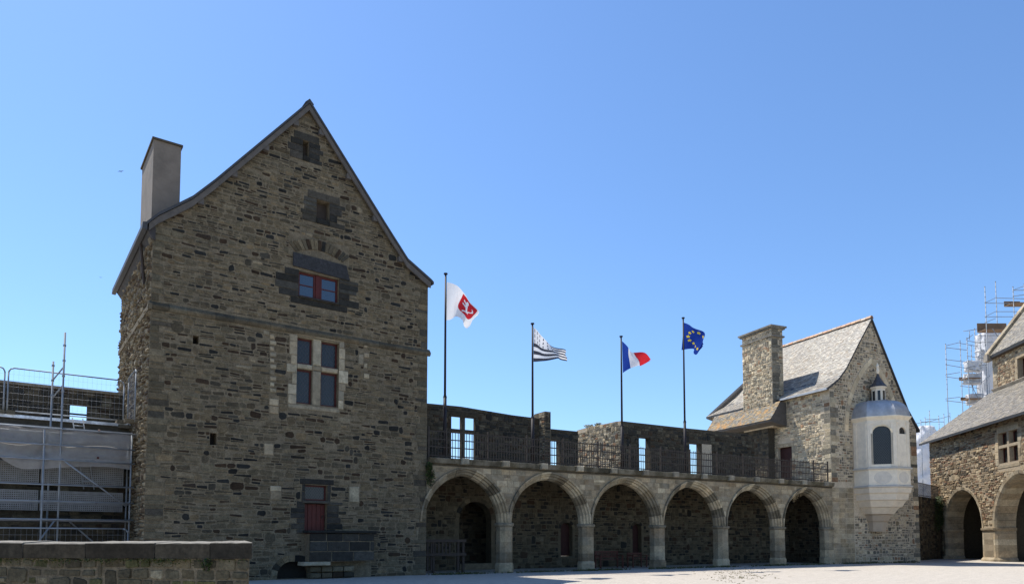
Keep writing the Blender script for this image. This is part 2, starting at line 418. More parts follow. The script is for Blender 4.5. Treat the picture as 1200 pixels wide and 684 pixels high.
def light(fr, u0, u1, v0, v1, parent, fmat, gmat, wd=-.2, fw=.06, bars=0, lead=None, name='window'):
    mb = MB(); mb.panel(fr, rect(u0, u1, v0, v1), [rect(u0 + fw, u1 - fw, v0 + fw, v1 - fw)], wd - .05, wd)
    for i in range(bars):
        y = v0 + (v1 - v0) * (i + 1) / (bars + 1); mb.box(fr, u0 + fw, u1 - fw, y - .018, y + .018, wd - .045, wd - .008)
    win = mb.build(name, fmat, parent)
    mb = MB(); mb.box(fr, u0 + fw - .01, u1 - fw + .01, v0 + fw - .01, v1 - fw + .01, wd - .04, wd - .03); mb.build('pane', gmat, win)
    if lead:
        mb = MB(); lattice(mb, fr, u0 + fw, u1 - fw, v0 + fw, v1 - fw, wd - .022, lead); mb.build('lead_lattice', M_lead, win, kind='stuff')
    return win

# ------------------------------------------------------------------ the tall house
HD = 7.2
house = thing('stone_house', FH.P(-HW / 2, 0, -HD / 2), 'tall dark rubble stone house with steep pointed gable and red-framed windows', 'house')
prof = [FH.pix(x, y, .2) for x, y in ((505, 327), (496, 319), (478, 303), (452, 262), (363, 118), (252, 210), (226, 229.5), (206, 239.5), (186, 249), (175, 257))]
eL, eR = prof[-1], prof[0]
wall_top = [(u, v - .2) for u, v in prof if -HW + .05 < u < -.05]
outl = [(-HW, 0), (0, 0), (0, eR[1] + .0)] + wall_top + [(-HW, eL[1] - .05)]
U = lambda px, py: FH.pix(px, py)[0]
V = lambda px, py: FH.pix(px, py)[1]
holes = []; mh = []
# mullioned window
ua, ub, uc, ud = U(348, 430), U(367, 430), U(377, 430), U(397, 430); vt, v2, v1_, vb_ = V(357, 395), V(357, 426), V(357, 432), V(357, 473)
mw = rect(ua, ud, vb_, vt); holes.append(mw)
# red window under a slate lintel
ra, rb, rc, rd = U(350, 335), U(371, 335), U(376, 335), U(397, 335); rt_, rb_ = V(360, 319), V(360, 349)
holes.append(rect(ra, rd, rb_, rt_))
# attic slots
s1 = rect(U(355, 170), U(362, 170), V(358, 183), V(358, 165)); s2 = rect(U(371, 245), U(386, 245), V(380, 258), V(380, 236))
holes += [s1, s2]
# putlog holes, door, cellar vent
h1 = rect(U(226, 398), U(233, 398), V(229, 403), V(229, 393)); h2 = rect(U(246, 514), U(254, 514), V(250, 521), V(250, 507))
da, db = U(357, 600), U(383, 600); dt, dm, dbm = V(370, 568), V(370, 588), V(370, 625)
dr = rect(da, db, dbm, dt); holes += [h1, h2, dr]
cv = arch_poly(U(345, 670), .62, .12, .5, .02, 0, 6); holes.append(cv)
wall = MB().panel(FH, outl, holes, -.7, 0).build('front_wall', M_mort, house)
fl = MB(); fl.panel(FHS, [(-HD, 0), (-.7, 0), (-.7, eL[1] - .1), (-HD, eL[1] - .1)], [], -.6, 0)
flank = fl.build('side_wall', M_mort, house)
mb = MB(); mb.box(FH, -.7, -.02, 0, eR[1] - .1, -HD, -.7); mb.build('side_wall', M_mort, house)
bk = [(-HW + .61, 0), (-.71, 0), (-.71, eR[1] - .2)] + [p for p in wall_top if -HW + .7 < p[0] < -.8] + [(-HW + .61, eL[1] - .2)]
MB().panel(FH, bk, [], -HD, -HD + .5).build('rear_wall', M_mort, house)
# surround blocks
LB = [(1, (.31, .28, .225)), (1, (.26, .235, .19)), (1, (.36, .33, .27))]
rs = ragged(FH, ua, -1, vb_ - .05, vt + .05, (.16, .42), (.3, .5), 3) + ragged(FH, ud, 1, vb_ - .05, vt + .05, (.18, .42), (.28, .5), 4)
rs += [(ua - .12, (ua + ud) / 2 - .1, vt + .05, vt + .3), ((ua + ud) / 2 - .1, ud + .2, vt + .05, vt + .28), (ua - .3, ud + .05, vb_ - .2, vb_ - .05)]
mh += blocks(FH, rs, wall, M_ashlar, LB, 8, name='surround_block')
mull = [(ub, uc, v1_, v2), (ub, uc, v2, vt + .05), (ub, uc, vb_ - .05, v1_), (ua, ub, v2 - (v2 - v1_) * 1.0, v2), (uc, ud, v1_, v2)]
mull[0] = (ub, uc, v1_, v2)
blocks(FH, mull, wall, M_ashlar, LB, 9, w0=-.3, w1=(-.03, -.02), name='mullion_block', bev=.03)
blocks(FH, [(ua, ud, vt - .012, vt + .05), (ua, ud, vb_ - .05, vb_ + .012)], wall, M_ashlar, LB, 7, w0=-.3, w1=(-.012, -.01), name='window_sill_block', bev=.01)
for q, (x0, x1, y0, y1) in enumerate(((ua, ub, v2, vt - .014), (uc, ud, v2, vt - .014), (ua, ub, vb_ + .014, v1_), (uc, ud, vb_ + .014, v1_))):
    light(FH, x0 + .01, x1 - .01, y0 + .01, y1 - .01, house, M_red, M_glassd, wd=-.2, fw=.055, lead=.17)
# red window
SLP = PAL_SL
lint = (U(343, 315), U(408, 318), rt_ + .02, rt_ + .62)
mb = MB(); mb.prism(FH, [(lint[0], lint[2] + .1), (lint[1] + .05, lint[2]), (lint[1] - .1, lint[3] - .05), (lint[0], lint[3])], -.2, .07, (.04, .042, .046)); mb.build('lintel', M_stone, wall); mh.append(rect(*lint))
rs = ragged(FH, ra, -1, rb_ - .05, rt_ + .02, (.2, .9), (.16, .3), 5) + ragged(FH, rd, 1, rb_ - .05, rt_ + .02, (.25, .95), (.16, .3), 6) + [(ra - .3, rd + .35, rb_ - .28, rb_ - .05)]
mh += blocks(FH, rs, wall, M_stone, SLP, 10, name='jamb_block')
blocks(FH, [(ra - .0, rd + .0, rb_ - .05, rb_ + .02)], wall, M_stone, SLP, 12, w0=-.3, w1=(.1, .1), name='window_sill_block')
for x0, x1 in ((ra, rb), (rc, rd)): light(FH, x0 + .006, x1 - .006, rb_ + .03, rt_ - .006, house, M_red, M_glass, wd=-.12, fw=.07, bars=1)
MB().box(FH, rb, rc, rb_ + .03, rt_ - .006, -.2, -.09).build('window_post', M_red, house)
# relieving arch of slanted stones above the red window
rnd = random.Random(3); uc_ = (ra + rd) / 2
for i in range(15):
    t = -1 + 2 * i / 14; u = uc_ + t * 1.0; v = lint[3] + .22 + .28 * math.cos(t * 1.5); an = -t * .75
    q = [(-.055, -.2), (.055, -.2), (.06, .18), (-.06, .18)]
    pts = [(u + a * math.cos(an) - b * math.sin(an) * -1 * -1, v + a * math.sin(an) + b * math.cos(an)) for a, b in q]
    pts = [(u + a * math.cos(an) - b * math.sin(an), v + a * math.sin(an) + b * math.cos(an)) for a, b in q]
    MB().prism(FH, pts, -.02, .024 + rnd.uniform(0, .01), pick(rnd, PAL_H)).build('relieving_stone', M_stone, wall)
mh.append(rect(uc_ - 1.15, uc_ + 1.15, lint[3], lint[3] + .72))
# attic slots: slate frames, dark panels coloured like unlit rooms
for sl, sd in ((s1, 20), (s2, 24)):
    (a, b), (c, d) = sl[0], sl[2]
    rs = ragged(FH, a, -1, b - .2, d, (.22, .6), (.14, .3), sd) + ragged(FH, c, 1, b - .2, d, (.22, .65), (.14, .3), sd + 1) + [(a - .35, c + .4, d, d + .28)]
    mh += blocks(FH, rs, wall, M_stone, SLP, sd, name='jamb_block')
    mh += blocks(FH, [(a, c, b - .2, b)], wall, M_stone, SLP, sd + 2, w1=(.05, .06), name='window_sill_block')
    MB().box(FH, a + .006, c - .006, b + .006, d - .006, -.4, -.3).build('dark_room_panel', M_wood, house)
for sl in (h1, h2):
    (a, b), (c, d) = sl[0], sl[2]; MB().box(FH, a, c, b, d, -.5, -.45).build('recess', M_dark, house)
    mh.append(rect(a, c, b, d))
# door with leaded fanlight
rs = ragged(FH, da, -1, dbm, dm + .02, (.25, .6), (.16, .3), 31) + ragged(FH, db, 1, dbm, dm + .02, (.25, .65), (.16, .3), 32)
rs += ragged(FH, da, -1, dm + .02, dt + .02, (.1, .15), (.3, .4), 33) + ragged(FH, db, 1, dm + .02, dt + .02, (.1, .15), (.3, .4), 34) + [(da - .2, db + .25, dt + .02, dt + .22)]
mh += blocks(FH, rs, wall, M_stone, SLP, 35, name='jamb_block')
blocks(FH, [(da - .1, db + .12, dm - .05, dm + .06)], wall, M_stone, SLP, 36, w0=-.4, w1=(.08, .08), name='transom_block')
light(FH, da + .005, db - .005, dm + .07, dt - .01, house, M_red, M_glassd, wd=-.15, fw=.05, lead=.13, name='fanlight')
door = MB()
for i in range(5):
    w = (db - da - .02) / 5; door.box(FH, da + .01 + i * w + .004, da + .01 + (i + 1) * w - .004, dbm - .1, dm - .06, -.24, -.18 + .004 * (i % 2), bev=.006)
dd = door.build('door', M_red, house)
MB().tube(FH.P(db - .12, dbm + .55, -.18), FH.P(db - .12, dbm + .68, -.14), .02).build('handle', M_iron, dd)
# stoop of dressed slate blocks under the door
sa, sb = U(357, 640), U(432, 640); rs = []; v = .62
for hh, n, o in ((.36, 3, 0), (.36, 3, .2), (.3, 4, 0)):
    u = sa; k = 0
    while u < sb - .05:
        l = (sb - sa) / n * (1 - (o if k == 0 else 0)); l = min(l, sb - u); rs.append((u, u + l, v, v + hh)); u += l; k += 1
    v += hh
stoop = MB().box(FH, sa + .02, sb - .02, .62, v - .02, .0, .5).build('stoop', M_mort, house)
blocks(FH, rs, stoop, M_stone, [(1, (.045, .045, .045)), (1, (.06, .06, .06)), (1, (.036, .036, .037))], 41, w0=.45, w1=(.51, .53), name='block', bev=.015, g=.014)
blocks(FH, [(sa - .1, sb + .06, v, v + .1)], stoop, M_stone, SLP, 42, w0=.0, w1=(.6, .6), name='landing_slab')
blocks(FH, [(sa - .25, sa + .75, .48, .62)], stoop, M_ashlar, LB, 43, w0=.0, w1=(.62, .62), name='step_slab')
rs = [(sa + .1 + i * .42, sa + .1 + i * .42 + .4, .02 + .22 * j, .22 + .22 * j) for i in range(4) for j in range(2)]
blocks(FH, rs, stoop, M_stone, PAL_H, 44, w0=.0, w1=(.36, .42), name='block', bev=.03)
mh += [rect(sa - .1, sb + .1, 0, v + .1)]
MB().box(FH, U(345, 670) - .7, U(345, 670) + .7, .02, .7, -.69, -.5).build('dark_cellar_panel', M_dark, house)  # dark panel standing in for the unlit cellar behind the vent
mh.append(arch_poly(U(345, 670), .62, .12, .5, .0, .22, 6))
voussoirs(FH, U(345, 670), .62, .12, .5, [(0, -.4), (0, .02), (.22, .03), (.22, -.1)], 5, wall, M_stone, PAL_H, 45)
# pale loose blocks in the rubble
rs = []
for x, y, w, h in ((321, 471, 11, 8), (321, 480, 11, 9), (315, 526, 11, 13), (323, 572, 13, 6), (323, 580, 13, 11), (415, 579, 12, 18), (312, 390, 7, 5), (423, 421, 6, 12)):
    rs.append((U(x - w / 2, y), U(x + w / 2, y), V(x, y + h / 2), V(x, y - h / 2)))
rs += [(U(317, y) - .02, U(317, y) + (.2 if i % 2 else .13), V(317, y) - .07, V(317, y) + .07) for i, y in enumerate(range(394, 462, 7))]
rs += [(U(427, y) - .02, U(427, y) + (.2 if i % 2 else .12), V(427, y) - .09, V(427, y) + .09) for i, y in enumerate(range(404, 446, 12))]
mh += blocks(FH, rs, wall, M_ashlar, [(1, (.3, .265, .205)), (1, (.24, .21, .165))], 46, name='pale_block')
# string course round the front
sv0 = V(300, 378) - .17; sv0 = 8.88
mb = MB(); cc = (.1, .09, .072); rnd = random.Random(8); u = -HW - .1
k = 0
while u < .1:
    l = min(rnd.uniform(.5, 1.1), .1 - u); l = .1 - u if .1 - u - l < .3 else l
    mb = MB(); mb.grid([[FH.P(x, sv0, -.02), FH.P(x, sv0, .05), FH.P(x, sv0 + .08, .1), FH.P(x, sv0 + .13, .1), FH.P(x, sv0 + .28, -.02)] for x in (u + .004, u + l - .004)], col=pick(rnd, [(1, cc), (1, (.12, .105, .082)), (1, (.08, .073, .06))]))
    mb.build('string_course_stone', M_stone, wall); u += l
mh.append(rect(-HW - .2, .2, sv0, sv0 + .24))
# long corner stones, then the rubble itself
rs = ragged(FH, -HW, 1, 0, sv0, (.2, .65), (.09, .24), 51) + ragged(FH, -HW, 1, sv0 + .28, eL[1] - .1, (.2, .55), (.09, .24), 52) + ragged(FH, 0, -1, 0, sv0, (.25, .7), (.12, .3), 53) + ragged(FH, 0, -1, sv0 + .28, eR[1] - .1, (.25, .6), (.12, .3), 54)
mh += blocks(FH, rs, wall, M_stone, PAL_Q, 55, w0=-.05, w1=(.012, .03), name='corner_stone')
mh += [s1, s2, rect(ra, rd, rb_, rt_), mw, dr]
loS = [(-HW, 0), (0, 0), (0, sv0), (-HW, sv0)]; upS = [(-HW, sv0 + .24), (0, sv0 + .24)] + outl[2:]
st = masonry(loS, mh, 11, hr=(.05, .16), lr=(.07, .7), pal=PAL_H, gap=.02, tall=.07, split=.35, skip=.05, wob=.06, proud=(.002, .022), asp=2.2, cut=.35)
st += masonry(upS, mh, 13, hr=(.04, .13), lr=(.07, .62), pal=PAL_H, gap=.02, tall=.08, split=.2, skip=.04, wob=.05, proud=(.002, .022), asp=2.4, cut=.35)
lay(st, FH, wall, 230)
st = masonry([(-HD, 0), (-.02, 0), (-.02, eL[1] - .12), (-HD, eL[1] - .12)], [], 12, hr=(.07, .18), lr=(.12, .5), pal=[(3, (.2, .17, .13)), (3, (.16, .135, .1)), (2, (.09, .07, .055)), (1, (.25, .22, .175))], gap=.02, proud=(.01, .09))
lay(st, FHS, flank, 45, bev=.03)
MB().box(FHS, -HD, .1, sv0 - .02, sv0 + .16, -.02, .08).build('string_course', M_mort, house)
# roof
def strip(fr, pts, th, w0, w1, mb=None, drop=None):
    mb = mb or MB(); bot = [(u, v - th) for u, v in reversed(pts)]
    for i in range(len(pts) - 1):
        (a, b), (c, d) = pts[i], pts[i + 1]
        mb.prism(fr, [(a, b), (c, d), (c, d - th), (a, b - th)], w0, w1)
    return mb
roof = strip(FH, [(prof[0][0] + .12, prof[0][1] - .1)] + prof[:-1] + [(-HW - .24, prof[-1][1] - .1)], .1, -HD - .25, .24).build('roof', M_roof, house)
vb = MB(); 
for seg in (prof[:5], prof[4:]): strip(FH, [(u, v - .12) for u, v in seg], .24, .13, .2, vb)
vb.build('verge_board', M_board, roof)
for k in (0, 1, 2, 3):
    for sg in (0, 1):
        (a, b), (c, d) = ((prof[4], prof[2]) if sg == 0 else (prof[4], prof[6])); t = .12 + k * .27; u = a + (c - a) * t; v = b + (d - b) * t - .42
        MB().box(FH, u - .09, u + .09, v - .1, v + .1, -.2, .17).build('purlin_end', M_board, roof)
mb = MB()
for i in range(16):
    w = -HD - .2 + i * (HD + .42) / 16; mb = MB(); P0 = prof[4]
    mb.prism(FH, [(P0[0] - .16, P0[1] - .1), (P0[0], P0[1] + .07), (P0[0] + .16, P0[1] - .1)], w + .006, w + (HD + .42) / 16 - .006); mb.build('ridge_tile', M_roof, roof)
# soffit under the left eave
mb = MB(); mb.grid([[FHS.P(x, eL[1] - .2, .28), FHS.P(x, eL[1] - .55, .04), FHS.P(x, eL[1] - .6, -.05), FHS.P(x, eL[1] - .18, -.05)] for x in (-HD, .12)]); mb.build('eave_soffit', M_soff, roof)
MB().grid([[FHS.P(x, eL[1] - .1, .2), FHS.P(x, eL[1] - .12, .34), FHS.P(x, eL[1] - .34, .36), FHS.P(x, eL[1] - .36, .22)] for x in (-HD - .2, .22)]).build('eave_edge', M_roof, roof)
mb = MB(); mb.tube(FHS.P(-1.2, eL[1] - 1.7, .05), FHS.P(-1.2, eL[1] - .3, .2), .05, .05, 6); mb.build('eave_strut', M_wood, roof)
# chimney
cu0, cu1 = -HW + .0, -HW + .85; cw0, cw1 = -2.9, -.5; ct = 14.8
ch = MB().plan(FH, [(cu0, cw0), (cu1, cw0), (cu1, cw1), (cu0, cw1)], eL[1] - .3, ct).build('chimney', M_render, house)
MB().plan(FH, [(cu0 - .05, cw0 - .05), (cu1 + .05, cw0 - .05), (cu1 + .05, cw1 + .05), (cu0 - .05, cw1 + .05)], ct, ct + .07).build('chimney_cap', M_mortd, ch)

# ------------------------------------------------------------------ the arcade
arc = thing('arcade', FA.P(13, 0, -2), 'long stone gallery of six pointed arches carrying a terrace', 'arcade')
OP = [(0.05, 3.5), (4.12, 7.86), (8.5, 12.2), (12.88, 16.56), (17.3, 20.95), (21.74, 25.25)]
VS, RISE, TOP = 2.12, 1.96, 4.42
pts = [(-.02, VS)]
ext = []
for a, b in OP:
    q = arch_poly((a + b) / 2, (b - a) / 2, VS, RISE, VS, .335, 9)[2:]
    pts += [(p[0], p[1]) for p in reversed(q)]; ext.append(arch_poly((a + b) / 2, (b - a) / 2, VS, RISE, VS - 1, .35, 9))
fix = []
for p in pts:
    if not fix or p[0] > fix[-1][0] + 1e-4: fix.append(p)
fix = [p for p in fix if p[0] > -.02]
E1 = 25.84
sp = [(-.02, TOP), (-.02, fix[0][1])] + fix + [(E1, VS), (E1, TOP)]
awall = MB().panel(FA, sp, [], -.5, 0).build('spandrel_wall', M_morta, arc)
PROF = [(0, -.49), (0, -.28), (.05, -.22), (.06, -.13), (.15, -.11), (.17, -.015), (.24, .0), (.26, .08), (.335, .09), (.34, -.49)]
VP = [(3, (.28, .235, .175)), (3, (.2, .172, .13)), (2, (.37, .32, .245)), (3, (.12, .105, .082))]
for i, (a, b) in enumerate(OP):
    voussoirs(FA, (a + b) / 2, (b - a) / 2, VS, RISE, PROF, 7, arc, M_ashlar, VP, 60 + i)
st = masonry([(0, VS - .02), (E1, VS - .02), (E1, TOP - .02), (0, TOP - .02)], ext, 61, hr=(.2, .32), lr=(.3, .75), pal=PAL_A, gap=.01, wob=.01, tall=.05, split=.05, cut=.08, proud=(.004, .014))
lay(st, FA, awall, 150, M_ashlar, name='ashlar_block', rest='small_ashlar', bev=.008)
# piers of stacked chamfered blocks with capital and base
edges = [(-.6, .05)] + [(OP[i][1], OP[i + 1][0]) for i in range(5)] + [(OP[5][1], E1)]
rnd = random.Random(62)
for i, (a, b) in enumerate(edges):
    if i == 0: a = .0; b = .05
    last = i == 6
    if i == 0: continue
    c = .16
    def plan_(g): return [(a - g, -.5), (b + g if not last else b, -.5), (b + g if not last else b, -c if not last else g), (b - c + g * .5 if not last else b, g)] + ([(a + c - g * .5, g), (a - g, -c)]) if not last else [(a - g, -.5), (b, -.5), (b, g), (a + c, g), (a - g, -c)]
    pier = MB().plan(FA, plan_(-.02), 0, VS - .001).build('pier', M_morta, arc)
    v = .42; k = 0
    while v < VS - .2:
        h = min(rnd.uniform(.3, .46), VS - .16 - v)
        if VS - .16 - v - h < .15: h = VS - .16 - v
        MB().plan(FA, plan_(0 + rnd.uniform(0, .006)), v + .005, v + h - .005, pick(rnd, PAL_A)).build('pier_block', M_ashlar, pier); v += h
    MB().grid([[FA.P(u, y, w) for u, w in plan_(g)] for y, g in ((0, .055), (.32, .055), (.42, .005))], col=pick(rnd, PAL_A)).build('base', M_ashlar, pier)
    MB().grid([[FA.P(u, y, w) for u, w in plan_(g)] for y, g in ((VS - .16, .01), (VS - .1, .07), (VS - .02, .08), (VS + .0, .05))], col=pick(rnd, [(1, (.17, .155, .13))])).build('capital', M_ashlar, pier)
# dressed blocks of the first jamb, on the house corner
rs = ragged(FA, .05, -1, .05, VS + .2, (.05, .12), (.3, .45), 63)
# terrace slab, dark drip course, rail feet
MB().box(FA, 0, E1, TOP + .0, 4.70, -4.3, 0.0).build('terrace_slab', M_mortd, arc)
rnd = random.Random(64); u = 0.05
while u < E1 - .02:
    l = min(rnd.uniform(.8, 1.5), E1 - u); MB().grid([[FA.P(x, TOP + .06, .0), FA.P(x, TOP + .1, .14), FA.P(x, 4.715, .2), FA.P(x, 4.735, .16), FA.P(x, 4.735, -.3)] for x in (u + .004, u + l - .004)], col=pick(rnd, [(1, (.06, .056, .045)), (1, (.085, .078, .06))])).build('cornice_stone', M_ashlar, arc); u += l
feet = [.9 + 1.95 * i for i in range(13)]
for i, u in enumerate(feet):
    MB().box(FA, u + .55, u + .9, 4.5, 4.76, -.1, .3, pick(rnd, [(1, (.3, .28, .24)), (1, (.2, .185, .16))]), .03).build('corbel', M_ashlar, arc)
# rear wall of the gallery, with doors and a deep recess in the first bay
GB = -3.3
ghol = [arch_poly(3.95, .85, 2.35, .85, .3, 0, 5)]
gd = []
for (x0, x1, y0, y1) in ((657, 671, 612, 651), (741, 752, 613, 650)):
    a, v1x = FA.pix(x0, y0, GB); b, v0x = FA.pix(x1, y1, GB); gd.append((a, b, v0x, v1x))
    ghol.append(arch_poly((a + b) / 2, (b - a) / 2, v1x - .3, .3, max(v0x, .3), 0, 4))
gout = [(0, 0), (E1 + 1.2, 0), (E1 + 1.2, TOP), (0, TOP)]
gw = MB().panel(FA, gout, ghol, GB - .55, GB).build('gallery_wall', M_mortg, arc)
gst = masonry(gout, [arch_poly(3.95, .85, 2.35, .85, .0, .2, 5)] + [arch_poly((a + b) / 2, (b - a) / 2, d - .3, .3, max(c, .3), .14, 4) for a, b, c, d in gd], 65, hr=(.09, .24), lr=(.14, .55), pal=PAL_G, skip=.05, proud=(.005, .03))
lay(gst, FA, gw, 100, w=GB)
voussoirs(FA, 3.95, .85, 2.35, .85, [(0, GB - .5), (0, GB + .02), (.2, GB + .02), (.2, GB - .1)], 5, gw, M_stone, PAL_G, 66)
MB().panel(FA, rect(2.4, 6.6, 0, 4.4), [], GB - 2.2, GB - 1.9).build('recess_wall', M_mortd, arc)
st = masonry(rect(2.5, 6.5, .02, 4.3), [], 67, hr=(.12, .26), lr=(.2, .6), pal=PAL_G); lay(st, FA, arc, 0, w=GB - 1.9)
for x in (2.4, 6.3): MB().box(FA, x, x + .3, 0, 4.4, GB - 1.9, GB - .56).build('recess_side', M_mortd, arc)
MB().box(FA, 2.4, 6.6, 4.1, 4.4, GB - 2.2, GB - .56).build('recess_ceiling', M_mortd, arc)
MB().box(FA, 3.1, 4.8, 0, .3, GB - 1.88, GB + .1).build('recess_sill', M_mort, arc)
for a, b, c, d in gd:
    c = max(c, .3)
    D = MB().prism(FA, arch_poly((a + b) / 2, (b - a) / 2 - .01, d - .3, .3, c + .01, 0, 4), GB - .35, GB - .28).build('door', M_redd, arc)
    MB().tube(FA.P(b - .1, (c + d) / 2, GB - .28), FA.P(b - .1, (c + d) / 2 + .1, GB - .25), .015).build('handle', M_iron, D)
    voussoirs(FA, (a + b) / 2, (b - a) / 2, d - .3, .3, [(0, GB - .3), (0, GB + .02), (.14, GB + .02), (.14, GB - .1)], 3, gw, M_stone, PAL_G, 68)
MB().box(FA, -.3, -.02, 0, TOP, -4.2, -.9).build('end_wall', M_mortd, arc)
EW = Frame(FC.P(-.12, 0, 0).x, FC.P(-.12, 0, 0).y, FC.ang - math.pi / 2)
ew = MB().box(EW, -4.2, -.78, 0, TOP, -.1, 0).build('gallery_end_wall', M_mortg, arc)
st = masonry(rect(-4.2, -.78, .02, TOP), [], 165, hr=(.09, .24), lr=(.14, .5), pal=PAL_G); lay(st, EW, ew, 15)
# iron railing along the terrace edge
rail = thing('iron_railing', FA.P(13, 4.735, -.05), 'dark iron railing of upright bars along the terrace edge above the arches', 'railing')
for v in (4.84, 5.2, 5.52, 5.84): MB().box(FA, .1, 25.6, v - .022, v + .022, -.065, -.045).build('rail', M_railp, rail)
pb = MB().box(FA, -.011, .011, 4.735, 5.9, -.066, -.044).mesh('bar', FA.P(0, 4.735, -.055)); pb.materials.append(M_railp)
pp = MB().box(FA, -.03, .03, 4.735, 6.0, -.09, -.03).mesh('post', FA.P(0, 4.735, -.055)); pp.materials.append(M_railp)
bs = MB().tube(FA.P(0, 4.735, -.09), FA.P(0, 5.7, -.09), .018).mesh('stay', FA.P(0, 4.735, -.055)); bs.materials.append(M_iron)
u = .14; rnd = random.Random(69)
while u < 25.6:
    o = _link('bar', pb, rail, FA.P(u, 4.735, -.055)); o.scale.z = rnd.uniform(.94, 1.04); u += .13
for u in feet + [.1, 25.55]: _link('post', pp, rail, FA.P(u, 4.735, -.055))

# ------------------------------------------------------------------ ruined walls behind the terrace
WA, WB = -4.3, -2.7
rw = thing('ruined_wall', FA.P(5, 0, WA - .4), 'broken dark curtain wall behind the terrace with an empty cross-mullioned window', 'wall')
PA = lambda x, y: FA.pix(x, y, WA)
PB = lambda x, y: FA.pix(x, y, WB)
aE = FA.pix(645, 500, WA + .55)[0]
cw = [PA(529, 487), PA(557, 530)]
wu0, wu1, wt, wbm = cw[0][0], cw[1][0], cw[0][1], 5.2
um0, um1 = PA(541, 500)[0], PA(545, 500)[0]; tm0, tm1 = PA(543, 506)[1], PA(543, 503)[1]
outA = [(0, 4.3), (aE, 4.3), (aE, PA(640, 491)[1]), (PA(600, 486)[0], PA(600, 486)[1]), (PA(540, 476)[0], PA(540, 476)[1]), (1.6, PA(500, 471)[1] - .05), (0, PA(500, 471)[1])]
lts = [rect(wu0, um0, tm1, wt), rect(um1, wu1, tm1, wt), rect(wu0, um0, wbm, tm0), rect(um1, wu1, wbm, tm0)]
wa = MB().panel(FA, outA, lts, WA - .22, WA).build('curtain_wall', M_mortd, rw)
st = masonry(outA, [rect(wu0 - .15, wu1 + .15, wbm - .2, wt + .2)], 71, hr=(.1, .24), lr=(.16, .55), pal=PAL_D, proud=(.005, .035)); lay(st, FA, wa, 60, w=WA)
blocks(FA, ragged(FA, wu0, -1, wbm, wt, (.14, .22), (.3, .45), 72) + ragged(FA, wu1, 1, wbm, wt, (.14, .5), (.3, .45), 73) + [(wu0 - .15, wu1 + .2, wt, wt + .26)], wa, M_stone, PAL_D, 74, w0=WA - .1, w1=(WA + .02, WA + .04), name='jamb_block')
# the stump that ends it, its left flank laid in pale stones that imitate sunlight
pu0 = PA(627, 500)[0]
MB().box(FA, pu0 + .25, aE + .02, 4.7, PA(636, 484)[1], WA - .5, WA + .55).build('stump', M_mort, rw)
stf = Frame(FA.P(pu0 + .25, 0, WA).x, FA.P(pu0 + .25, 0, WA).y, -math.pi / 2)
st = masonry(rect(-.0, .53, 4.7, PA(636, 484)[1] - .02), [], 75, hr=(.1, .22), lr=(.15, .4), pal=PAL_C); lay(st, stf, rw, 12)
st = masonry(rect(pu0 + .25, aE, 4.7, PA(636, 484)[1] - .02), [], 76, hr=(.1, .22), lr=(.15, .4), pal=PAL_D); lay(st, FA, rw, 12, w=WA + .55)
# low link with a slot
l0, l1 = aE, PA(674, 504)[0] + .12
slot = rect(FA.pix(645, 515, WA + .1)[0], FA.pix(651, 515, WA + .1)[0] + .3, 5.0, PA(648, 515)[1])
lk = MB().panel(FA, [(l0 + .03, 4.3), (l1, 4.3), (l1, PA(660, 504)[1]), (l0 + .03, PA(650, 503)[1])], [slot], WA - .3, WA + .1).build('low_link', M_mortd, rw)
st = masonry([(l0 + .03, 4.7), (l1, 4.7), (l1, PA(660, 504)[1]), (l0 + .03, PA(650, 503)[1])], [slot], 77, hr=(.1, .22), lr=(.15, .45), pal=PAL_D); lay(st, FA, lk, 15, w=WA + .1)

sw = thing('ruined_wall', FA.P(16, 4.7, WB - .4), 'ruined wall with a slanting sunlit end and narrow windows behind the right half of the terrace', 'wall')
b0 = PB(728, 493); b1 = PB(872, 508)
w1a = rect(PB(749, 530)[0], PB(758, 530)[0] + .25, 5.1, PB(753, 512)[1]); w2a = rect(PB(808, 530)[0], PB(819, 530)[0] + .2, 5.0, PB(813, 519)[1])
BE = PB(884, 520)[0]
outB = [(b0[0], 4.7), (BE, 4.7), (BE, b1[1] - .25), (BE - .5, b1[1]), (PB(800, 501)[0], PB(800, 501)[1]), b0]
wbp = MB().panel(FA, outB, [w1a, w2a], WB - .4, WB).build('curtain_wall', M_mortd, sw)
st = masonry(outB, [w1a, [(u, v) for u, v in rect(w2a[0][0], w2a[1][0] + .7, w2a[0][1], w2a[2][1] + .1)]], 78, hr=(.1, .24), lr=(.16, .55), pal=PAL_D, proud=(.005, .035)); lay(st, FA, wbp, 70, w=WB)
# splayed reveal, sunlight put into its pale mortar colour, beside the second opening
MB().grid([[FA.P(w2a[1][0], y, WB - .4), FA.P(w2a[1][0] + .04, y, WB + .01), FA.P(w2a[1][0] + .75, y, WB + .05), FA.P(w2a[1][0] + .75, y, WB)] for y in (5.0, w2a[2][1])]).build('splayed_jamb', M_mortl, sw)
# slanting end, its sunny look painted in with pale mortar and stones
pA_ = FA.P(FA.pix(676, 503, -6.4)[0], 0, -6.4); pB_ = FA.P(b0[0] - .001, 0, WB - .001)
dv = pB_ - pA_; FX = Frame(pA_.x, pA_.y, math.atan2(dv.y, dv.x)); LX = math.hypot(dv.x, dv.y)
tp = [FX.pix(676, 504), FX.pix(690, 500), FX.pix(706, 497), FX.pix(722, 493.5)]
oX = [(0, 4.7), (LX, 4.7), (LX, b0[1])] + [(min(max(u, .01), LX - .02), v) for u, v in reversed(tp)] 
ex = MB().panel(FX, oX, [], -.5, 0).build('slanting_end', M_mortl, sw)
st = masonry(oX, [], 79, hr=(.09, .22), lr=(.14, .42), pal=PAL_C, proud=(.01, .05)); lay(st, FX, ex, 50)

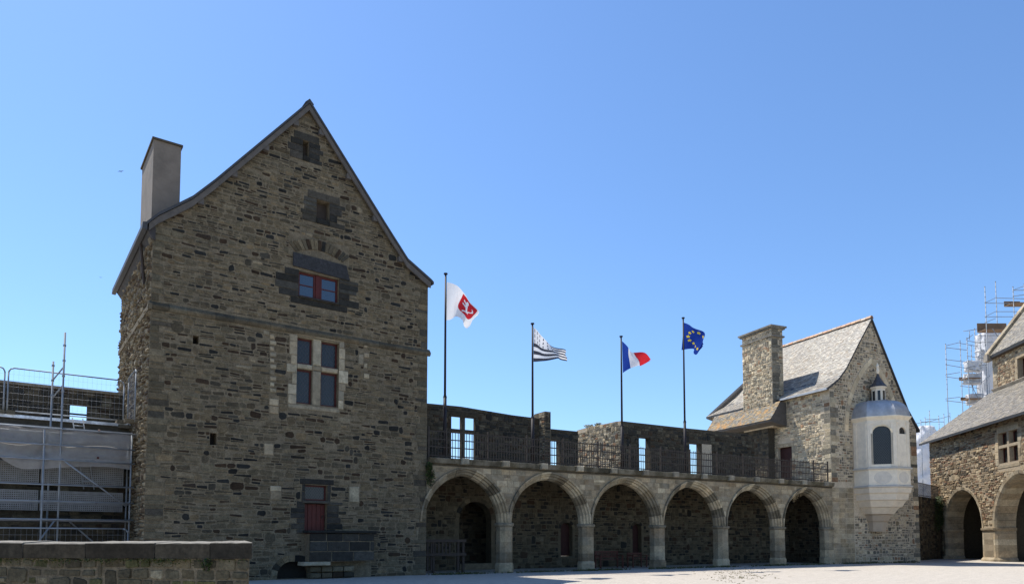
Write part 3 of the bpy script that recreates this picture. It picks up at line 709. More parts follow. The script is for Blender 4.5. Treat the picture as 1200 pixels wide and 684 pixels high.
# ------------------------------------------------------------------ flagpoles and flags
WP = -.6
fnames = [('tall dark flagpole beside the big house, flying the white and red flag', (521.4, 474), (524.7, 322)), ('dark flagpole with the black and white striped flag', (624.2, 499), (625.3, 380)),
          ('dark flagpole carrying the blue, white and red tricolour', (728.8, 494), (729.6, 395)), ('dark flagpole with the blue starred flag, nearest the chapel', (802.5, 499), (800.7, 373))]
poles = []
for lab, lo, hi in fnames:
    u, v = FA.pix(*lo, WP); base = FA.P(u, 4.73, WP); top = FA.P(u, FA.pix(hi[0], hi[1], WP)[1], WP); top.x += 0
    t = thing('flagpole', base, lab, 'flagpole', 'flagpoles on the terrace')
    mid = base.lerp(top, .34)
    MB().tube(base, mid, .075, .07, 10).build('lower_shaft', M_pole, t, smooth=True)
    MB().tube(mid, top, .052, .04, 10).build('upper_shaft', M_pole, t, smooth=True)
    MB().tube(mid - Vector((0, 0, .06)), mid + Vector((0, 0, .05)), .085, .06, 10).build('collar', M_pole, t)
    MB().tube(base, base + Vector((0, 0, .12)), .16, .12, 10).build('foot', M_iron, t)
    MB().tube(top, top + Vector((0, 0, .05)), .085, .085, 10).build('finial', M_pole, t)
    poles.append((u, base, top))
def flag(i, topE, botE, colf, label, amp, ph, nx=150, ny=100, hoist=.06):
    u0 = poles[i][0]
    def curve(pts):
        q = [FA.pix(x, y, WP) for x, y in pts]; return q
    T, B = curve(topE), curve(botE)
    dx = u0 + hoist - T[0][0]
    T = [(u + dx, v) for u, v in T]; B = [(u + dx, v) for u, v in B]
    def ev(c, s):
        n = len(c) - 1; x = s * n; k = min(int(x), n - 1); f = x - k
        p = [c[max(0, k - 1)], c[k], c[k + 1], c[min(n, k + 2)]]
        return tuple(.5 * (2 * p[1][d] + (p[2][d] - p[0][d]) * f + (2 * p[0][d] - 5 * p[1][d] + 4 * p[2][d] - p[3][d]) * f * f + (3 * p[1][d] - p[0][d] - 3 * p[2][d] + p[3][d]) * f ** 3) for d in (0, 1))
    mb = MB(); rows = []
    for b in range(ny + 1):
        r = []
        for a in range(nx + 1):
            s, t = a / nx, b / ny; p, q = ev(T, s), ev(B, s)
            kk = 1 - .7 * s ** 3; w = kk * amp * s ** .7 * math.sin(ph + 7.5 * s + 2.2 * t) + kk * amp * .5 * s * math.sin(ph * 2 + 13 * s - 4 * t + 3 * s * t)
            r.append(FA.P(p[0] + (q[0] - p[0]) * t + .12 * amp * s * math.sin(9 * t + ph), p[1] + (q[1] - p[1]) * t, WP + w))
        rows.append(r)
    for b in range(ny):
        for a in range(nx):
            mb.face([rows[b][a], rows[b][a + 1], rows[b + 1][a + 1], rows[b + 1][a]], colf((a + .5) / nx, (b + .5) / ny))
    o = mb.build('flag', M_flag, None, fix=False, org=poles[i][2] - Vector((0, 0, .2)))
    o.data.polygons.foreach_set('use_smooth', [True] * len(o.data.polygons)); tag(o, label, 'flag', 'flags on the terrace')
WHT = (.78, .78, .8); NV = (.045, .05, .07); BLU = (.015, .05, .3); RED = (.55, .02, .03)
def f1(s, t):
    x, y = (s - .68) / .24, (t - .4) / .36
    if abs(x) < 1 and -1 < y < 1 and (y < .1 or abs(x) < math.sqrt(max(0, 1 - ((y - .1) / .9) ** 2))):
        lx, ly = x, y                          # a pale rampant beast in loose strokes on the red shield
        body = abs(lx - .12 * math.sin(ly * 5)) < .15 and -.5 < ly < .45
        limb = (abs(ly + .25 - .5 * lx) < .09 and -.6 < lx < .1) or (abs(ly - .05 - .4 * lx) < .08 and -.6 < lx < 0) or (abs(ly - .5 + .5 * lx) < .09 and -.45 < lx < .3) or (abs(lx - .55 + .2 * math.sin(ly * 6)) < .07 and -.5 < ly < .4)
        head = (lx + .08) ** 2 + (ly + .55) ** 2 < .035
        return WHT if body or limb or head else RED
    return WHT
def f2(s, t):
    k = int(t * 9)
    if s < .6 and t < .45:
        a, b = (s / .42 * 4) % 1 - .5, (t / .46 * 3) % 1 - .5
        return NV if abs(a) < .09 + .14 * max(0, b + .1) and abs(b) < .3 else WHT
    return NV if k % 2 == 0 else WHT
def f3(s, t): return BLU if s < .3 else WHT if s < .55 else RED
def f4(s, t):
    for k in range(12):
        a = 2 * math.pi * k / 12; x, y = (s - .5) * 1.2 - .36 * math.cos(a), (t - .48) - .32 * math.sin(a)
        r = math.hypot(x, y); th = math.atan2(x, -y); q = (th * 5 / (2 * math.pi)) % 1
        if r < .05 * (.45 + .55 * abs(2 * q - 1)) + .012: return (.75, .58, .03) if math.cos(a) < .55 else (.01, .04, .27)
    return (.01, .04, .27)
flag(0, [(527, 331), (540, 337), (549, 345), (556, 355), (563, 367)], [(526, 376), (533, 374), (539, 371), (544, 380), (551, 385)], f1, 'white flag with a red shield and pale beast flying by the big house', .26, .4)
flag(1, [(627, 384), (634, 391), (645, 401), (654, 408), (663, 411)], [(627, 424), (637, 423), (648, 422), (657, 421), (667, 423)], f2, 'black and white striped flag with speckled corner', .26, 1.1)
flag(2, [(730, 400), (737, 406), (743, 412), (752, 414), (764, 421)], [(731, 437), (739, 432), (747, 429), (754, 428), (764, 422.5)], f3, 'blue, white and red tricolour flag blowing to the right', .26, 2.0)
flag(3, [(802, 378), (811, 381), (819, 387), (824, 395), (826, 403)], [(799, 410), (807, 409), (813, 411), (818, 415), (824, 407)], f4, 'deep blue flag with a ring of yellow stars', .28, 3.0)

# ------------------------------------------------------------------ the chapel
chp = thing('chapel', FC.P(3.6, 0, -5), 'pale rubble stone chapel with steep gable, slate roof and white bay window', 'chapel')
CW = 7.35; CL = 10.6
C = lambda x, y: FC.pix(x, y, 0)
ap = C(1020, 374); eLc = (0, 10.35); kR = C(1063, 482); eRc = (CW + .05, C(1077, 503)[1])
lcur = [C(973, 453), C(981, 446), C(990, 433), C(1001, 411)]
lcur[0] = (-.02, lcur[0][1])
gout = [(0, 0), (CW, 0), (CW, eRc[1]), kR, ap] + list(reversed(lcur))
gw = MB().panel(FC, gout, [], -.7, 0).build('gable_wall', M_mortl, chp)
RA = dict(uc=3.55, a=2.1, vs=7.9, rise=4.3)
ra_out = arch_poly(RA['uc'], RA['a'], RA['vs'], RA['rise'], 7.7, .3, 8); ra_in = arch_poly(RA['uc'], RA['a'], RA['vs'], RA['rise'], 7.7, 0, 8)
voussoirs(FC, RA['uc'], RA['a'], RA['vs'], RA['rise'], [(0, -.1), (0, .03), (.28, .035), (.28, -.1)], 13, gw, M_lime, [(1, (.55, .47, .36)), (1, (.5, .43, .33)), (1, (.46, .39, .3))], 80)
# the rubble outside and inside the relieving arch
ORI = rect(1.75, 5.1, 3.0, 8.9)
qs = ragged(FC, 0, 1, 4.8, 10.2, (.3, .7), (.2, .36), 81) + ragged(FC, CW, -1, 0.1, 8.2, (.3, .6), (.2, .34), 82)
qh = blocks(FC, qs, gw, M_stone, PAL_C, 83, w0=-.05, w1=(.015, .03), name='corner_stone')
PAL_CG = PAL_C + [(16, (.16, .15, .135)), (14, (.24, .205, .155))]
st = masonry(gout, [ra_out, ORI] + qh + [rect(-.01, 1.75, 0, 4.72)], 84, hr=(.09, .2), lr=(.1, .46), pal=PAL_CG, gap=.04, tall=.12, proud=(.006, .03))
st += masonry(ra_in, [ORI], 85, hr=(.09, .2), lr=(.1, .46), pal=PAL_CG, gap=.04, proud=(.006, .03))
lay(st, FC, gw, 120)
# plain dressed strip beside the last arch
st = masonry(rect(0, 1.72, .02, 4.7), [], 86, hr=(.26, .34), lr=(.4, .9), pal=[(1, (.34, .28, .2)), (1, (.29, .24, .175)), (1, (.38, .32, .24))], gap=.008, wob=.005, tall=0, split=0, cut=.05, proud=(.004, .01))
lay(st, FC, gw, 40, M_ashlar, name='ashlar_block', rest='small_ashlar', bev=.006)
# flank
dA, dB = FCS.pix(912, 530)[0], FCS.pix(928, 530)[0]; dT = FCS.pix(920, 522)[1]
EV = 10.3
drh = arch_poly((dA + dB) / 2, (dB - dA) / 2, dT - .15, .15, 4.75, 0, 3)
cf = MB().panel(FCS, [(-CL, 0), (-.7, 0), (-.7, EV), (-CL, EV)], [drh], -.7, 0).build('side_wall', M_mortl, chp)
qs = ragged(FCS, 0, -1, 4.8, EV - .1, (.35, .7), (.2, .36), 87)
qh = blocks(FCS, qs, cf, M_stone, PAL_C, 88, w0=-.05, w1=(.015, .03), name='corner_stone')
st = masonry(rect(-CL, 0, 4.72, EV), [arch_poly((dA + dB) / 2, (dB - dA) / 2, dT - .15, .15, 4.7, .2, 3)] + qh, 89, hr=(.06, .17), lr=(.1, .5), pal=PAL_CF, gap=.028, proud=(.008, .04), asp=1.9); lay(st, FCS, cf, 70)
blocks(FCS, ragged(FCS, dA, -1, 4.76, dT - .1, (.2, .4), (.25, .4), 90) + ragged(FCS, dB, 1, 4.76, dT - .1, (.2, .4), (.25, .4), 91) + [(dA - .2, dB + .2, dT - .1, dT + .16)], cf, M_stone, PAL_C, 92, w0=-.05, w1=(.02, .03), name='jamb_block')
DD = MB().prism(FCS, arch_poly((dA + dB) / 2, (dB - dA) / 2 - .01, dT - .16, .15, 4.76, 0, 3), -.25, -.18).build('door', M_redd, chp)
MB().tube(FCS.P(dB - .15, 5.8, -.18), FCS.P(dB - .15, 5.95, -.14), .02).build('handle', M_iron, DD)
MB().box(FC, CW - .6, CW, 0, eRc[1] - .1, -CL, -.7).build('side_wall', M_mortl, chp)
MB().box(FC, .7, CW - .6, 0, EV - .5, -CL, -CL + .6).build('rear_wall', M_mortl, chp)
# roof: left slope follows the flared verge; hipped at the far end
lp = [(-.28, lcur[0][1] - .1)] + [(u, v + .12) for u, v in lcur[1:]] + [(ap[0], ap[1] + .1)]
cum = [0]
for i in range(1, len(lp)): cum.append(cum[-1] + math.hypot(lp[i][0] - lp[i - 1][0], lp[i][1] - lp[i - 1][1]))
def prof_at(b):
    x = max(0, min(1, b)) * cum[-1]
    for i in range(len(lp) - 1):
        if x <= cum[i + 1] or i == len(lp) - 2:
            f = (x - cum[i]) / (cum[i + 1] - cum[i]); return lp[i][0] + (lp[i + 1][0] - lp[i][0]) * f, lp[i][1] + (lp[i + 1][1] - lp[i][1]) * f
HIPL = 7.3
def tmax(v): return CL + .3 - (CL + .3 - HIPL) * (v - lp[0][1]) / (lp[-1][1] - lp[0][1])
def S_ch(a, b):
    u, v = prof_at(b); u2, v2 = prof_at(b + .01 if b < .98 else b - .01); k = 1 if b < .98 else -1
    d = Vector((k * (u2 - u), k * (v2 - v), 0)).normalized(); n3 = FC.P(-d.y, d.x, 0) - FC.P(0, 0, 0)
    n3.z = d.x
    return FC.P(u, v, .14 - a * (tmax(v) + .14)), n3.normalized()
base = MB(); nb = 12
for i in range(nb):
    for k in range(6):
        P = lambda a, b: S_ch(a, b)[0]
        base.face([P(k / 6, i / nb), P((k + 1) / 6, i / nb), P((k + 1) / 6, (i + 1) / nb), P(k / 6, (i + 1) / nb)])
und = [[S_ch(a, b)[0] - Vector((0, 0, .13)) for b in [i / nb for i in range(nb + 1)]] for a in (0, 1)]
for a in (0, 1):
    for i in range(nb): base.face([S_ch(a, i / nb)[0], S_ch(a, (i + 1) / nb)[0], und[a][i + 1], und[a][i]])
base.face([S_ch(0, 0)[0], S_ch(1, 0)[0], und[1][0], und[0][0]])
for i in range(nb): base.face([und[0][i], und[0][i + 1], und[1][i + 1], und[1][i]])
croof = base.build('roof', M_roof, chp)
PAL_S = [(4, (.23, .215, .205)), (3, (.28, .265, .25)), (2, (.18, .17, .165)), (1, (.33, .31, .28)), (1, (.2, .165, .13))]
mb = MB(); slates(mb, S_ch, 46, 52, 93, PAL_S); mb.build('slates', M_slate, croof, kind='stuff', fix=False)
strip(FC, [(ap[0], ap[1] + .1), (kR[0], kR[1] + .1), (CW + .22, eRc[1] - .05)], .14, -CL - .3, .12).build('far_slope', M_roof, croof)
MB().grid([[FC.P(lp[0][0], lp[0][1], -CL - .3), FC.P(CW + .2, eRc[1], -CL - .3), FC.P(ap[0], ap[1] + .1, -HIPL)], [FC.P(lp[0][0], lp[0][1] - .15, -CL - .25), FC.P(CW + .2, eRc[1] - .15, -CL - .25), FC.P(ap[0], ap[1] - .1, -HIPL + .05)]], col=(.2, .19, .175)).build('hip', M_slate, croof)
rnd = random.Random(94)
for i in range(20):
    w = .12 - i * (HIPL + .12) / 20; dz = rnd.uniform(-.012, .012)
    MB().prism(FC, [(ap[0] - .15, ap[1] + .05 + dz), (ap[0] - .07, ap[1] + .2 + dz), (ap[0] + .07, ap[1] + .2 + dz), (ap[0] + .15, ap[1] + .03 + dz)], w - (HIPL + .12) / 20 + .01, w - .01, pick(rnd, [(1, (.3, .15, .08)), (1, (.26, .2, .16)), (1, (.36, .2, .1))])).build('ridge_tile', M_slate, croof)
MB().tube(FC.P(ap[0], ap[1] + .15, -HIPL), FC.P(ap[0], ap[1] + .62, -HIPL), .05, .02).build('finial', M_iron, croof)
mb = MB(); mb.box(FCS, -3.6, .1, lp[0][1] - .12, lp[0][1] - .0, .28, .36); mb.build('gutter', M_leadroof, croof)
# chimney stack and its lichened apron roof
k0, k1 = -6.65, -3.95; kt = 15.0
stk = MB().plan(FCS, [(k0, -.35), (k1, -.35), (k1, .58), (k0, .58)], 8.6, kt).build('chimney', M_mortl, chp)
st = masonry(rect(k0, k1, 9.6, kt), [], 95, hr=(.07, .17), lr=(.1, .5), pal=PAL_CF, gap=.028, proud=(.008, .045)); lay(st, FCS, stk, 45, w=.58)
FK = Frame(FCS.P(k1, 0, .58).x, FCS.P(k1, 0, .58).y, FC.ang)
qs = ragged(FK, 0, 1, 9.6, kt, (.35, .8), (.18, .34), 96); qs = [(a, min(b, .92), c, d) for a, b, c, d in qs]
qh = blocks(FK, qs, stk, M_stone, [(1, (.18, .168, .148)), (1, (.23, .21, .18)), (1, (.14, .132, .118))], 97, w0=-.05, w1=(.01, .05), name='corner_stone')
st = masonry(rect(0, .92, 9.6, kt), qh, 98, hr=(.12, .22), lr=(.16, .4), pal=PAL_C); lay(st, FK, stk, 10)
for z, g, c in ((kt - .52, .1, (.2, .185, .16)), (kt, .12, (.17, .16, .14)), (kt + .1, .2, (.22, .2, .17))):
    MB().plan(FCS, [(k0 - g, -.35 - g), (k1 + g, -.35 - g), (k1 + g, .58 + g), (k0 - g, .58 + g)], z, z + .1, c).build('cap_slab', M_ashlar, stk)
def S_ap(a, b):
    w = 1.35 - b * .85; v = 8.95 + b * 1.22 - .06 * math.sin(b * 3.1)
    return FCS.P(-9.7 + (6.3 * a), v, w), (FCS.P(0, .6, .8) - FCS.P(0, 0, 0)).normalized()
apn = MB(); apn.grid([[FCS.P(u, 8.93, 1.35), FCS.P(u, 9.46, .925), FCS.P(u, 10.13, .5), FCS.P(u, 10.1, 0), FCS.P(u, 8.6, 0), FCS.P(u, 8.82, 1.32)] for u in (-9.7, -3.4)])
apo = apn.build('apron_roof', M_board, chp)
mb = MB(); slates(mb, S_ap, 11, 32, 99, [(2, (.2, .185, .17)), (2, (.26, .2, .13)), (1, (.15, .145, .14))]); mb.build('slates', M_slatel, apo, kind='stuff', fix=False)
MB().box(FCS, -9.4, -4.45, 4.72, 8.7, .0, .55).build('chimney_breast', M_mortd, chp)  # dark mortar and stones paint in the shade under the apron roof
st = masonry(rect(-9.4, -4.45, 4.73, 8.6), [], 100, hr=(.1, .22), lr=(.16, .5), pal=PAL_D); lay(st, FCS, chp, 20, w=.55)
# the white bay (a preaching oriel)
HU = 3.43
def oct_(g=0.0, sc=1.0):
    h, k, wd = 1.6 * sc + g, 1.04 * sc, 1.02 * sc + g * .4
    return [(HU - h, -.02), (HU - h, wd), (HU - h + k + g * .6, wd + k * sc ** 0 + g * .6), (HU + h - k - g * .6, wd + k + g * .6), (HU + h, wd), (HU + h, -.02)]
Z = lambda y: FC.pix(1017, y, 1.02)[1]
z_top, z_win, z_b1, z_b2, z_c = Z(490), Z(546), Z(549), Z(570), Z(622)
LC = (.8, .71, .56)
def ring(z, g=0., sc=1.): return [FC.P(u, z, w) for u, w in oct_(g, sc)]
oco = oct_()
# six sides as slabs, the diagonal ones with arched openings
ori = MB().grid([ring(z_b1, -.14), ring(z_top, -.14)], col=(.1, .09, .08)).build('bay_window', M_dark, chp)
ori['label'] = 'white limestone polygonal bay with lead dome corbelled out of the gable'
faces_ = []
for i in range(5):
    (a, wa_), (b, wb_) = oco[i], oco[i + 1]; p = FC.P(a, 0, wa_); q = FC.P(b, 0, wb_); d = q - p; L_ = math.hypot(d.x, d.y)
    fr = Frame(p.x, p.y, math.atan2(d.y, d.x)); faces_.append((fr, L_))
    hs = []
    if i in (1, 3): hs = [arch_poly(L_ / 2, .48, Z(508), .42, Z(544), 0, 6)]
    if i == 2: hs = [arch_poly(L_ / 2, .3, Z(507), .3, Z(509), 0, 6)]
    pan = MB().panel(fr, rect(0.002, L_ - .002, z_b1, z_top), hs, -.12, 0, LC).build('face_panel', M_lime, ori)
    for h in hs:
        MB().prism(fr, h, -.115, -.09).build('pane', M_glassd, ori)
        hu0 = min(x for x, y in h); hu1 = max(x for x, y in h); hv0 = min(y for x, y in h); hv1 = max(y for x, y in h)
        if i != 2:
            mb = MB(); mb.panel(fr, arch_poly(L_ / 2, .48, Z(508), .42, Z(544), .1, 6), h, 0, .03, LC) if False else None
            voussoirs(fr, L_ / 2, .48, Z(508), .42, [(0, -.05), (0, .03), (.1, .03), (.1, -.05)], 3, ori, M_lime, [(1, LC)], 101)
            for s in (-.58, .48): MB().box(fr, L_ / 2 + s, L_ / 2 + s + .1, Z(544), Z(508), -.05, .03, LC).build('window_moulding', M_lime, ori)
            mb = MB(); lattice(mb, fr, hu0, hu1, hv0, hv1 - .25, -.085, .16); mb.build('lead_lattice', M_lead, ori, kind='stuff')
    for s in (.1, L_ - .26):   # flat pilasters
        MB().box(fr, s, s + .16, z_b1 + .1, z_top - .35, 0, .03, LC).build('pilaster', M_lime, ori)
        MB().box(fr, s - .03, s + .19, z_top - .35, z_top - .25, 0, .05, LC).build('pilaster_capital', M_lime, ori)
    if i:
        if i in (1, 2, 3):   # carved medallions on the apron band
            zc = (z_b1 + z_b2) / 2; rr = min(.3, L_ * .24); mb = MB(); n = 16
            for (r0, r1, h) in ((rr * 1.25, rr * 1.1, .014), (rr * .55, rr * .2, .016)):
                mb.grid([[fr.P(L_ / 2 + r * 1.25 * math.cos(6.283 * j / n), zc + r * math.sin(6.283 * j / n), w) for j in range(n)] for r, w in ((r0, -.015), (r0, h * .6), ((r0 + r1) / 2, h), (r1, h * .5), (r1 * .3, h * .3))], col=(.66, .6, .5))
            mb.build('medallion', M_lime, ori)
def mould(prof_, name, col):
    MB().grid([ring(z, g) for z, g in prof_], col=col).build(name, M_lime, ori)
mould([(z_top - .12, .0), (z_top - .06, .06), (z_top, .1), (z_top + .05, .16), (z_top + .1, .16)], 'cornice', LC)
mould([(z_b1 - .05, .05), (z_b1 - .02, .12), (z_b1 + .05, .12), (z_b1 + .08, .05), (z_b1 + .08, .0)], 'sill_moulding', (.52, .49, .43))
mould([(z_b2 + .08, .0), (z_b1 - .05, .0)], 'apron_band', LC)
mould([(z_b2 - .06, .05), (z_b2 - .02, .12), (z_b2 + .04, .12), (z_b2 + .08, .04)], 'lower_moulding', (.5, .46, .4))
cor = [(0, 1.02), (.25, 1.0), (.3, .95), (.6, .92), (.66, .86), (.95, .76), (1.0, .68), (1.3, .54), (1.36, .46), (1.65, .4), (1.72, .35), (2.2, .31)]
zz = [z_b2 - .06 - (z_b2 - .06 - z_c) * f / 2.2 for f, s in cor]
for k in range(len(cor) - 1):
    a, b = cor[k], cor[k + 1]
    def rg(z, sc): return [FC.P(HU + (u - HU) * sc, z, -.02 + (w + .02) * sc) for u, w in oct_()]
    cc_ = (.68, .59, .46) if k < 7 else (.42, .34, .25)
    MB().grid([rg(zz[k + 1], b[1]), rg(zz[k], a[1])], col=cc_).build('corbel_course', M_lime, ori)
# lead dome, lantern and pinnacle
rings = []; n = 28
zd0 = z_top + .1; zd1 = zd0 + 1.1
for i in range(9):
    t = i / 8 * 1.35; r = math.cos(t) ** .5; rings.append([FC.P(HU + (u - HU) * r, zd0 + (zd1 - zd0) * math.sin(t) / math.sin(1.35), -.02 + (w + .02) * r) for u, w in oct_(.05)])
dm_ = MB().grid(rings, col=(1, 1, 1)).build('dome', M_leadroof, ori)
for k in range(1, 5):
    mb = MB()
    for i in range(8): mb.tube(rings[i][k], rings[i + 1][k], .03, .03, 5)
    mb.build('roll', M_leadroof, ori)
def octr(r, z, w0=.45): return [FC.P(HU + .1 + r * math.cos(6.283 * j / 8 + .39), z, w0 + r * math.sin(6.283 * j / 8 + .39)) for j in range(8)]
zl = zd1 - .22
lan = MB().grid([octr(.48, zl), octr(.48, zl + .12), octr(.4, zl + .16), octr(.4, zl + 1.0), octr(.48, zl + 1.04), octr(.48, zl + 1.12)], col=LC).build('lantern', M_lime, ori)
for j in range(8):
    a = 6.283 * (j + .5) / 8 + .39; d = Vector((math.cos(a), math.sin(a)))
    p = FC.P(HU + .1 + d.x * .385, 0, .45 + d.y * .385); o = FC.P(HU + .1, 0, .45); t = (p - o).normalized()
    fr = Frame(p.x, p.y, math.atan2(t.x, -t.y)); MB().box(fr, -.075, .075, zl + .28, zl + .86, -.01, .012).build('lantern_light', M_glassd, ori)
MB().grid([octr(.52, zl + 1.12), octr(.3, zl + 1.4), octr(.12, zl + 1.75), octr(.04, zl + 2.0)], col=(.06, .06, .065)).build('lantern_roof', M_slate, ori)
MB().grid([octr(.06, zl + 1.95), octr(.11, zl + 2.1), octr(.07, zl + 2.3), octr(.1, zl + 2.42), octr(.02, zl + 2.62)], col=LC).build('pinnacle', M_lime, ori)

# ------------------------------------------------------------------ the hall on the right
hall = thing('stone_hall', FR.P(8, 0, -4), 'sunlit rubble stone hall with two pointed arches and grey lean-to slate roof', 'building')
HE = 8.1; U0 = .25; U1 = 17.0
a1 = dict(uc=4.4, a=2.25, vs=2.08, rise=2.3); a2 = dict(uc=10.75, a=2.55, vs=2.08, rise=2.75)
AP = lambda d, off=0, v0=0.0: arch_poly(d['uc'], d['a'], d['vs'], d['rise'], v0, off, 9)
wx0, wx1, wz0, wz1 = FR.pix(1170, 520)[0], FR.pix(1193, 520)[0], FR.pix(1182, 541)[1], FR.pix(1182, 505)[1]
wmid = (wx0 + wx1) / 2; wtr = wz0 + (wz1 - wz0) * .55
lts = [rect(wx0, wmid - .1, wtr + .08, wz1), rect(wmid + .1, wx1, wtr + .08, wz1), rect(wx0, wmid - .1, wz0, wtr - .08), rect(wmid + .1, wx1, wz0, wtr - .08)]
def notch(ds, off):
    pts = []
    for d in ds:
        q = AP(d, off); pts += [(q[0][0], 0.0)] + list(reversed(q[2:])) + [(q[1][0], 0.0)]
    return pts
outF = [(U0, HE), (U0, 0)] + notch((a1, a2), .26) + [(U1, 0), (U1, HE)]
hw = MB().panel(FR, outF, lts, -1.1, 0).build('facade', M_morth, hall)
VH = [(1, (.34, .285, .215)), (1, (.3, .25, .19)), (1, (.27, .228, .177)), (1, (.38, .325, .255))]
for d, k in ((a1, 9), (a2, 10)):
    voussoirs(FR, d['uc'], d['a'], d['vs'], d['rise'], [(0, -1.08), (0, -.1), (.1, 0), (.27, .03), (.265, -1.08)], k, hall, M_ashlar, VH, 110 + k)
rnd = random.Random(111)
def hpier(a, b, la, rb):
    pl = lambda g: [(a - (g if la else 0), -1.08), (b + (g if rb else 0), -1.08), (b + (g if rb else 0), -.1 if rb else g), (b - .1 if rb else b, g), (a + .1 if la else a, g), (a - (g if la else 0), -.1 if la else g)]
    pr = MB().plan(FR, pl(-.02), 0, 2.07).build('pier', M_morth, hall); v = .4
    while v < 1.85:
        h = min(rnd.uniform(.3, .45), 1.9 - v); h = 1.9 - v if 1.9 - v - h < .15 else h
        MB().plan(FR, pl(.0), v + .005, v + h - .005, pick(rnd, VH)).build('pier_block', M_ashlar, pr); v += h
    MB().grid([[FR.P(u, y, w) for u, w in pl(g)] for y, g in ((0, .12), (.28, .12), (.4, .01))], col=pick(rnd, VH)).build('base', M_ashlar, pr)
    MB().grid([[FR.P(u, y, w) for u, w in pl(g)] for y, g in ((1.9, .01), (1.97, .08), (2.07, .09), (2.08, .05))], col=pick(rnd, VH)).build('capital', M_ashlar, pr)
hpier(a1['uc'] - a1['a'] - .27, a1['uc'] - a1['a'], False, True)
hpier(a1['uc'] + a1['a'], a2['uc'] - a2['a'], True, True)
hpier(a2['uc'] + a2['a'], a2['uc'] + a2['a'] + .27, True, False)
hs = blocks(FR, ragged(FR, wx0, -1, wz0 - .1, wz1, (.25, .42), (.3, .45), 112) + ragged(FR, wx1, 1, wz0 - .1, wz1, (.25, .42), (.3, .45), 113) + [(wx0 - .1, wx1 + .1, wz1, wz1 + .3), (wx0 - .1, wx1 + .1, wz0 - .3, wz0 - .1)], hw, M_ashlar, VH, 114, name='surround_block')
blocks(FR, [(wmid - .1, wmid + .1, wz0, wz1), (wx0, wmid - .11, wtr - .08, wtr + .08), (wmid + .11, wx1, wtr - .08, wtr + .08)], hw, M_ashlar, VH, 115, w0=-.28, w1=(-.04, -.02), name='mullion_block', bev=.03)
for q in lts: light(FR, q[0][0] + .005, q[1][0] - .005, q[0][1] + .005, q[2][1] - .005, hall, M_red, M_glassd, wd=-.24, fw=.05)
st = masonry(rect(U0, U1, .02, HE), [AP(a1, .28), AP(a2, .28), rect(a1['uc'] + a1['a'] - .1, a2['uc'] - a2['a'] + .1, 0, 2.1), rect(wx0 - .05, wx1 + .05, wz0 - .12, wz1)] + hs, 116, hr=(.06, .17), lr=(.12, .55), pal=PAL_R, gap=.022, tall=.05, skip=.03, proud=(.006, .045), asp=2.2)
lay([s for s in st if s[0][0][0] < 13.5], FR, hw, 160)
# inside the arches
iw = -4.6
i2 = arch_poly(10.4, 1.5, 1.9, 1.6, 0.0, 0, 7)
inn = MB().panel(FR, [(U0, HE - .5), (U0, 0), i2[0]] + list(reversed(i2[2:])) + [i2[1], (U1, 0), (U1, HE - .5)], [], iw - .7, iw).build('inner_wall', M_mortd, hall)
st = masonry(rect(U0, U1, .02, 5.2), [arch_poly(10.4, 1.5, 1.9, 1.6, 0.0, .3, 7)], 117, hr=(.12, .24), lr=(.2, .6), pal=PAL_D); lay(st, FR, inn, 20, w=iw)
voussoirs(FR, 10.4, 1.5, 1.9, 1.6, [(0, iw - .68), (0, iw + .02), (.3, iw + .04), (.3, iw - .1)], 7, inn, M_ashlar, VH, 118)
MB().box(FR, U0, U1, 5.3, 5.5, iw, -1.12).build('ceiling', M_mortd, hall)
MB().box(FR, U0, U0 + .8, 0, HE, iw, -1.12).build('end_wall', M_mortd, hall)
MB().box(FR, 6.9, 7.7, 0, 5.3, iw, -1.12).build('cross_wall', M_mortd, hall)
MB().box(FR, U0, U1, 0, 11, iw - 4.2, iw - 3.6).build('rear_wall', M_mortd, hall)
# lean-to roof
def S_lt(a, b): return FR.P(-.05 + a * 15.5, 7.93 + b * 3.35, .55 - b * 4.57), (FR.P(0, .8, .6) - FR.P(0, 0, 0)).normalized()
lt = MB().grid([[FR.P(u, 7.92, .55), FR.P(u, 11.27, -4.02), FR.P(u, 11.12, -4.02), FR.P(u, 7.8, .53)] for u in (-.05, 15.5)]).build('lean_to_roof', M_roof, hall)
PAL_S2 = [(4, (.2, .185, .17)), (3, (.25, .23, .21)), (2, (.16, .15, .14)), (1, (.28, .25, .2))]
mb = MB(); slates(mb, S_lt, 44, 74, 119, PAL_S2); mb.build('slates', M_slate, lt, kind='stuff', fix=False)
# upper storey set back, its roof behind a raised stone coping
W4 = -4.0; ux = .62; uz = 13.75
h4 = rect(FR.pix(1193, 433, W4)[0], FR.pix(1193, 433, W4)[0] + 1.3, FR.pix(1193, 447, W4)[1], FR.pix(1193, 420, W4)[1])
up = MB().panel(FR, rect(ux, U1, 8, uz), [h4], W4 - .6, W4).build('upper_wall', M_morth, hall)
q4 = blocks(FR, ragged(FR, ux, 1, 10.6, uz - .2, (.3, .6), (.25, .4), 120) + ragged(FR, h4[0][0], -1, h4[0][1] - .1, h4[2][1], (.2, .4), (.3, .4), 121) + [(h4[0][0] - .3, h4[1][0] + .3, h4[2][1], h4[2][1] + .3)], up, M_ashlar, VH, 122, w0=W4 - .1, w1=(W4 + .02, W4 + .04), name='surround_block')
st = masonry(rect(ux, 9, 10.6, uz), q4 + [h4], 123, hr=(.09, .2), lr=(.15, .55), pal=PAL_R, proud=(.006, .04)); lay(st, FR, up, 40, w=W4)
light(FR, h4[0][0] + .01, h4[1][0] - .01, h4[0][1] + .01, h4[2][1] - .01, hall, M_red, M_glassd, wd=W4 - .3)
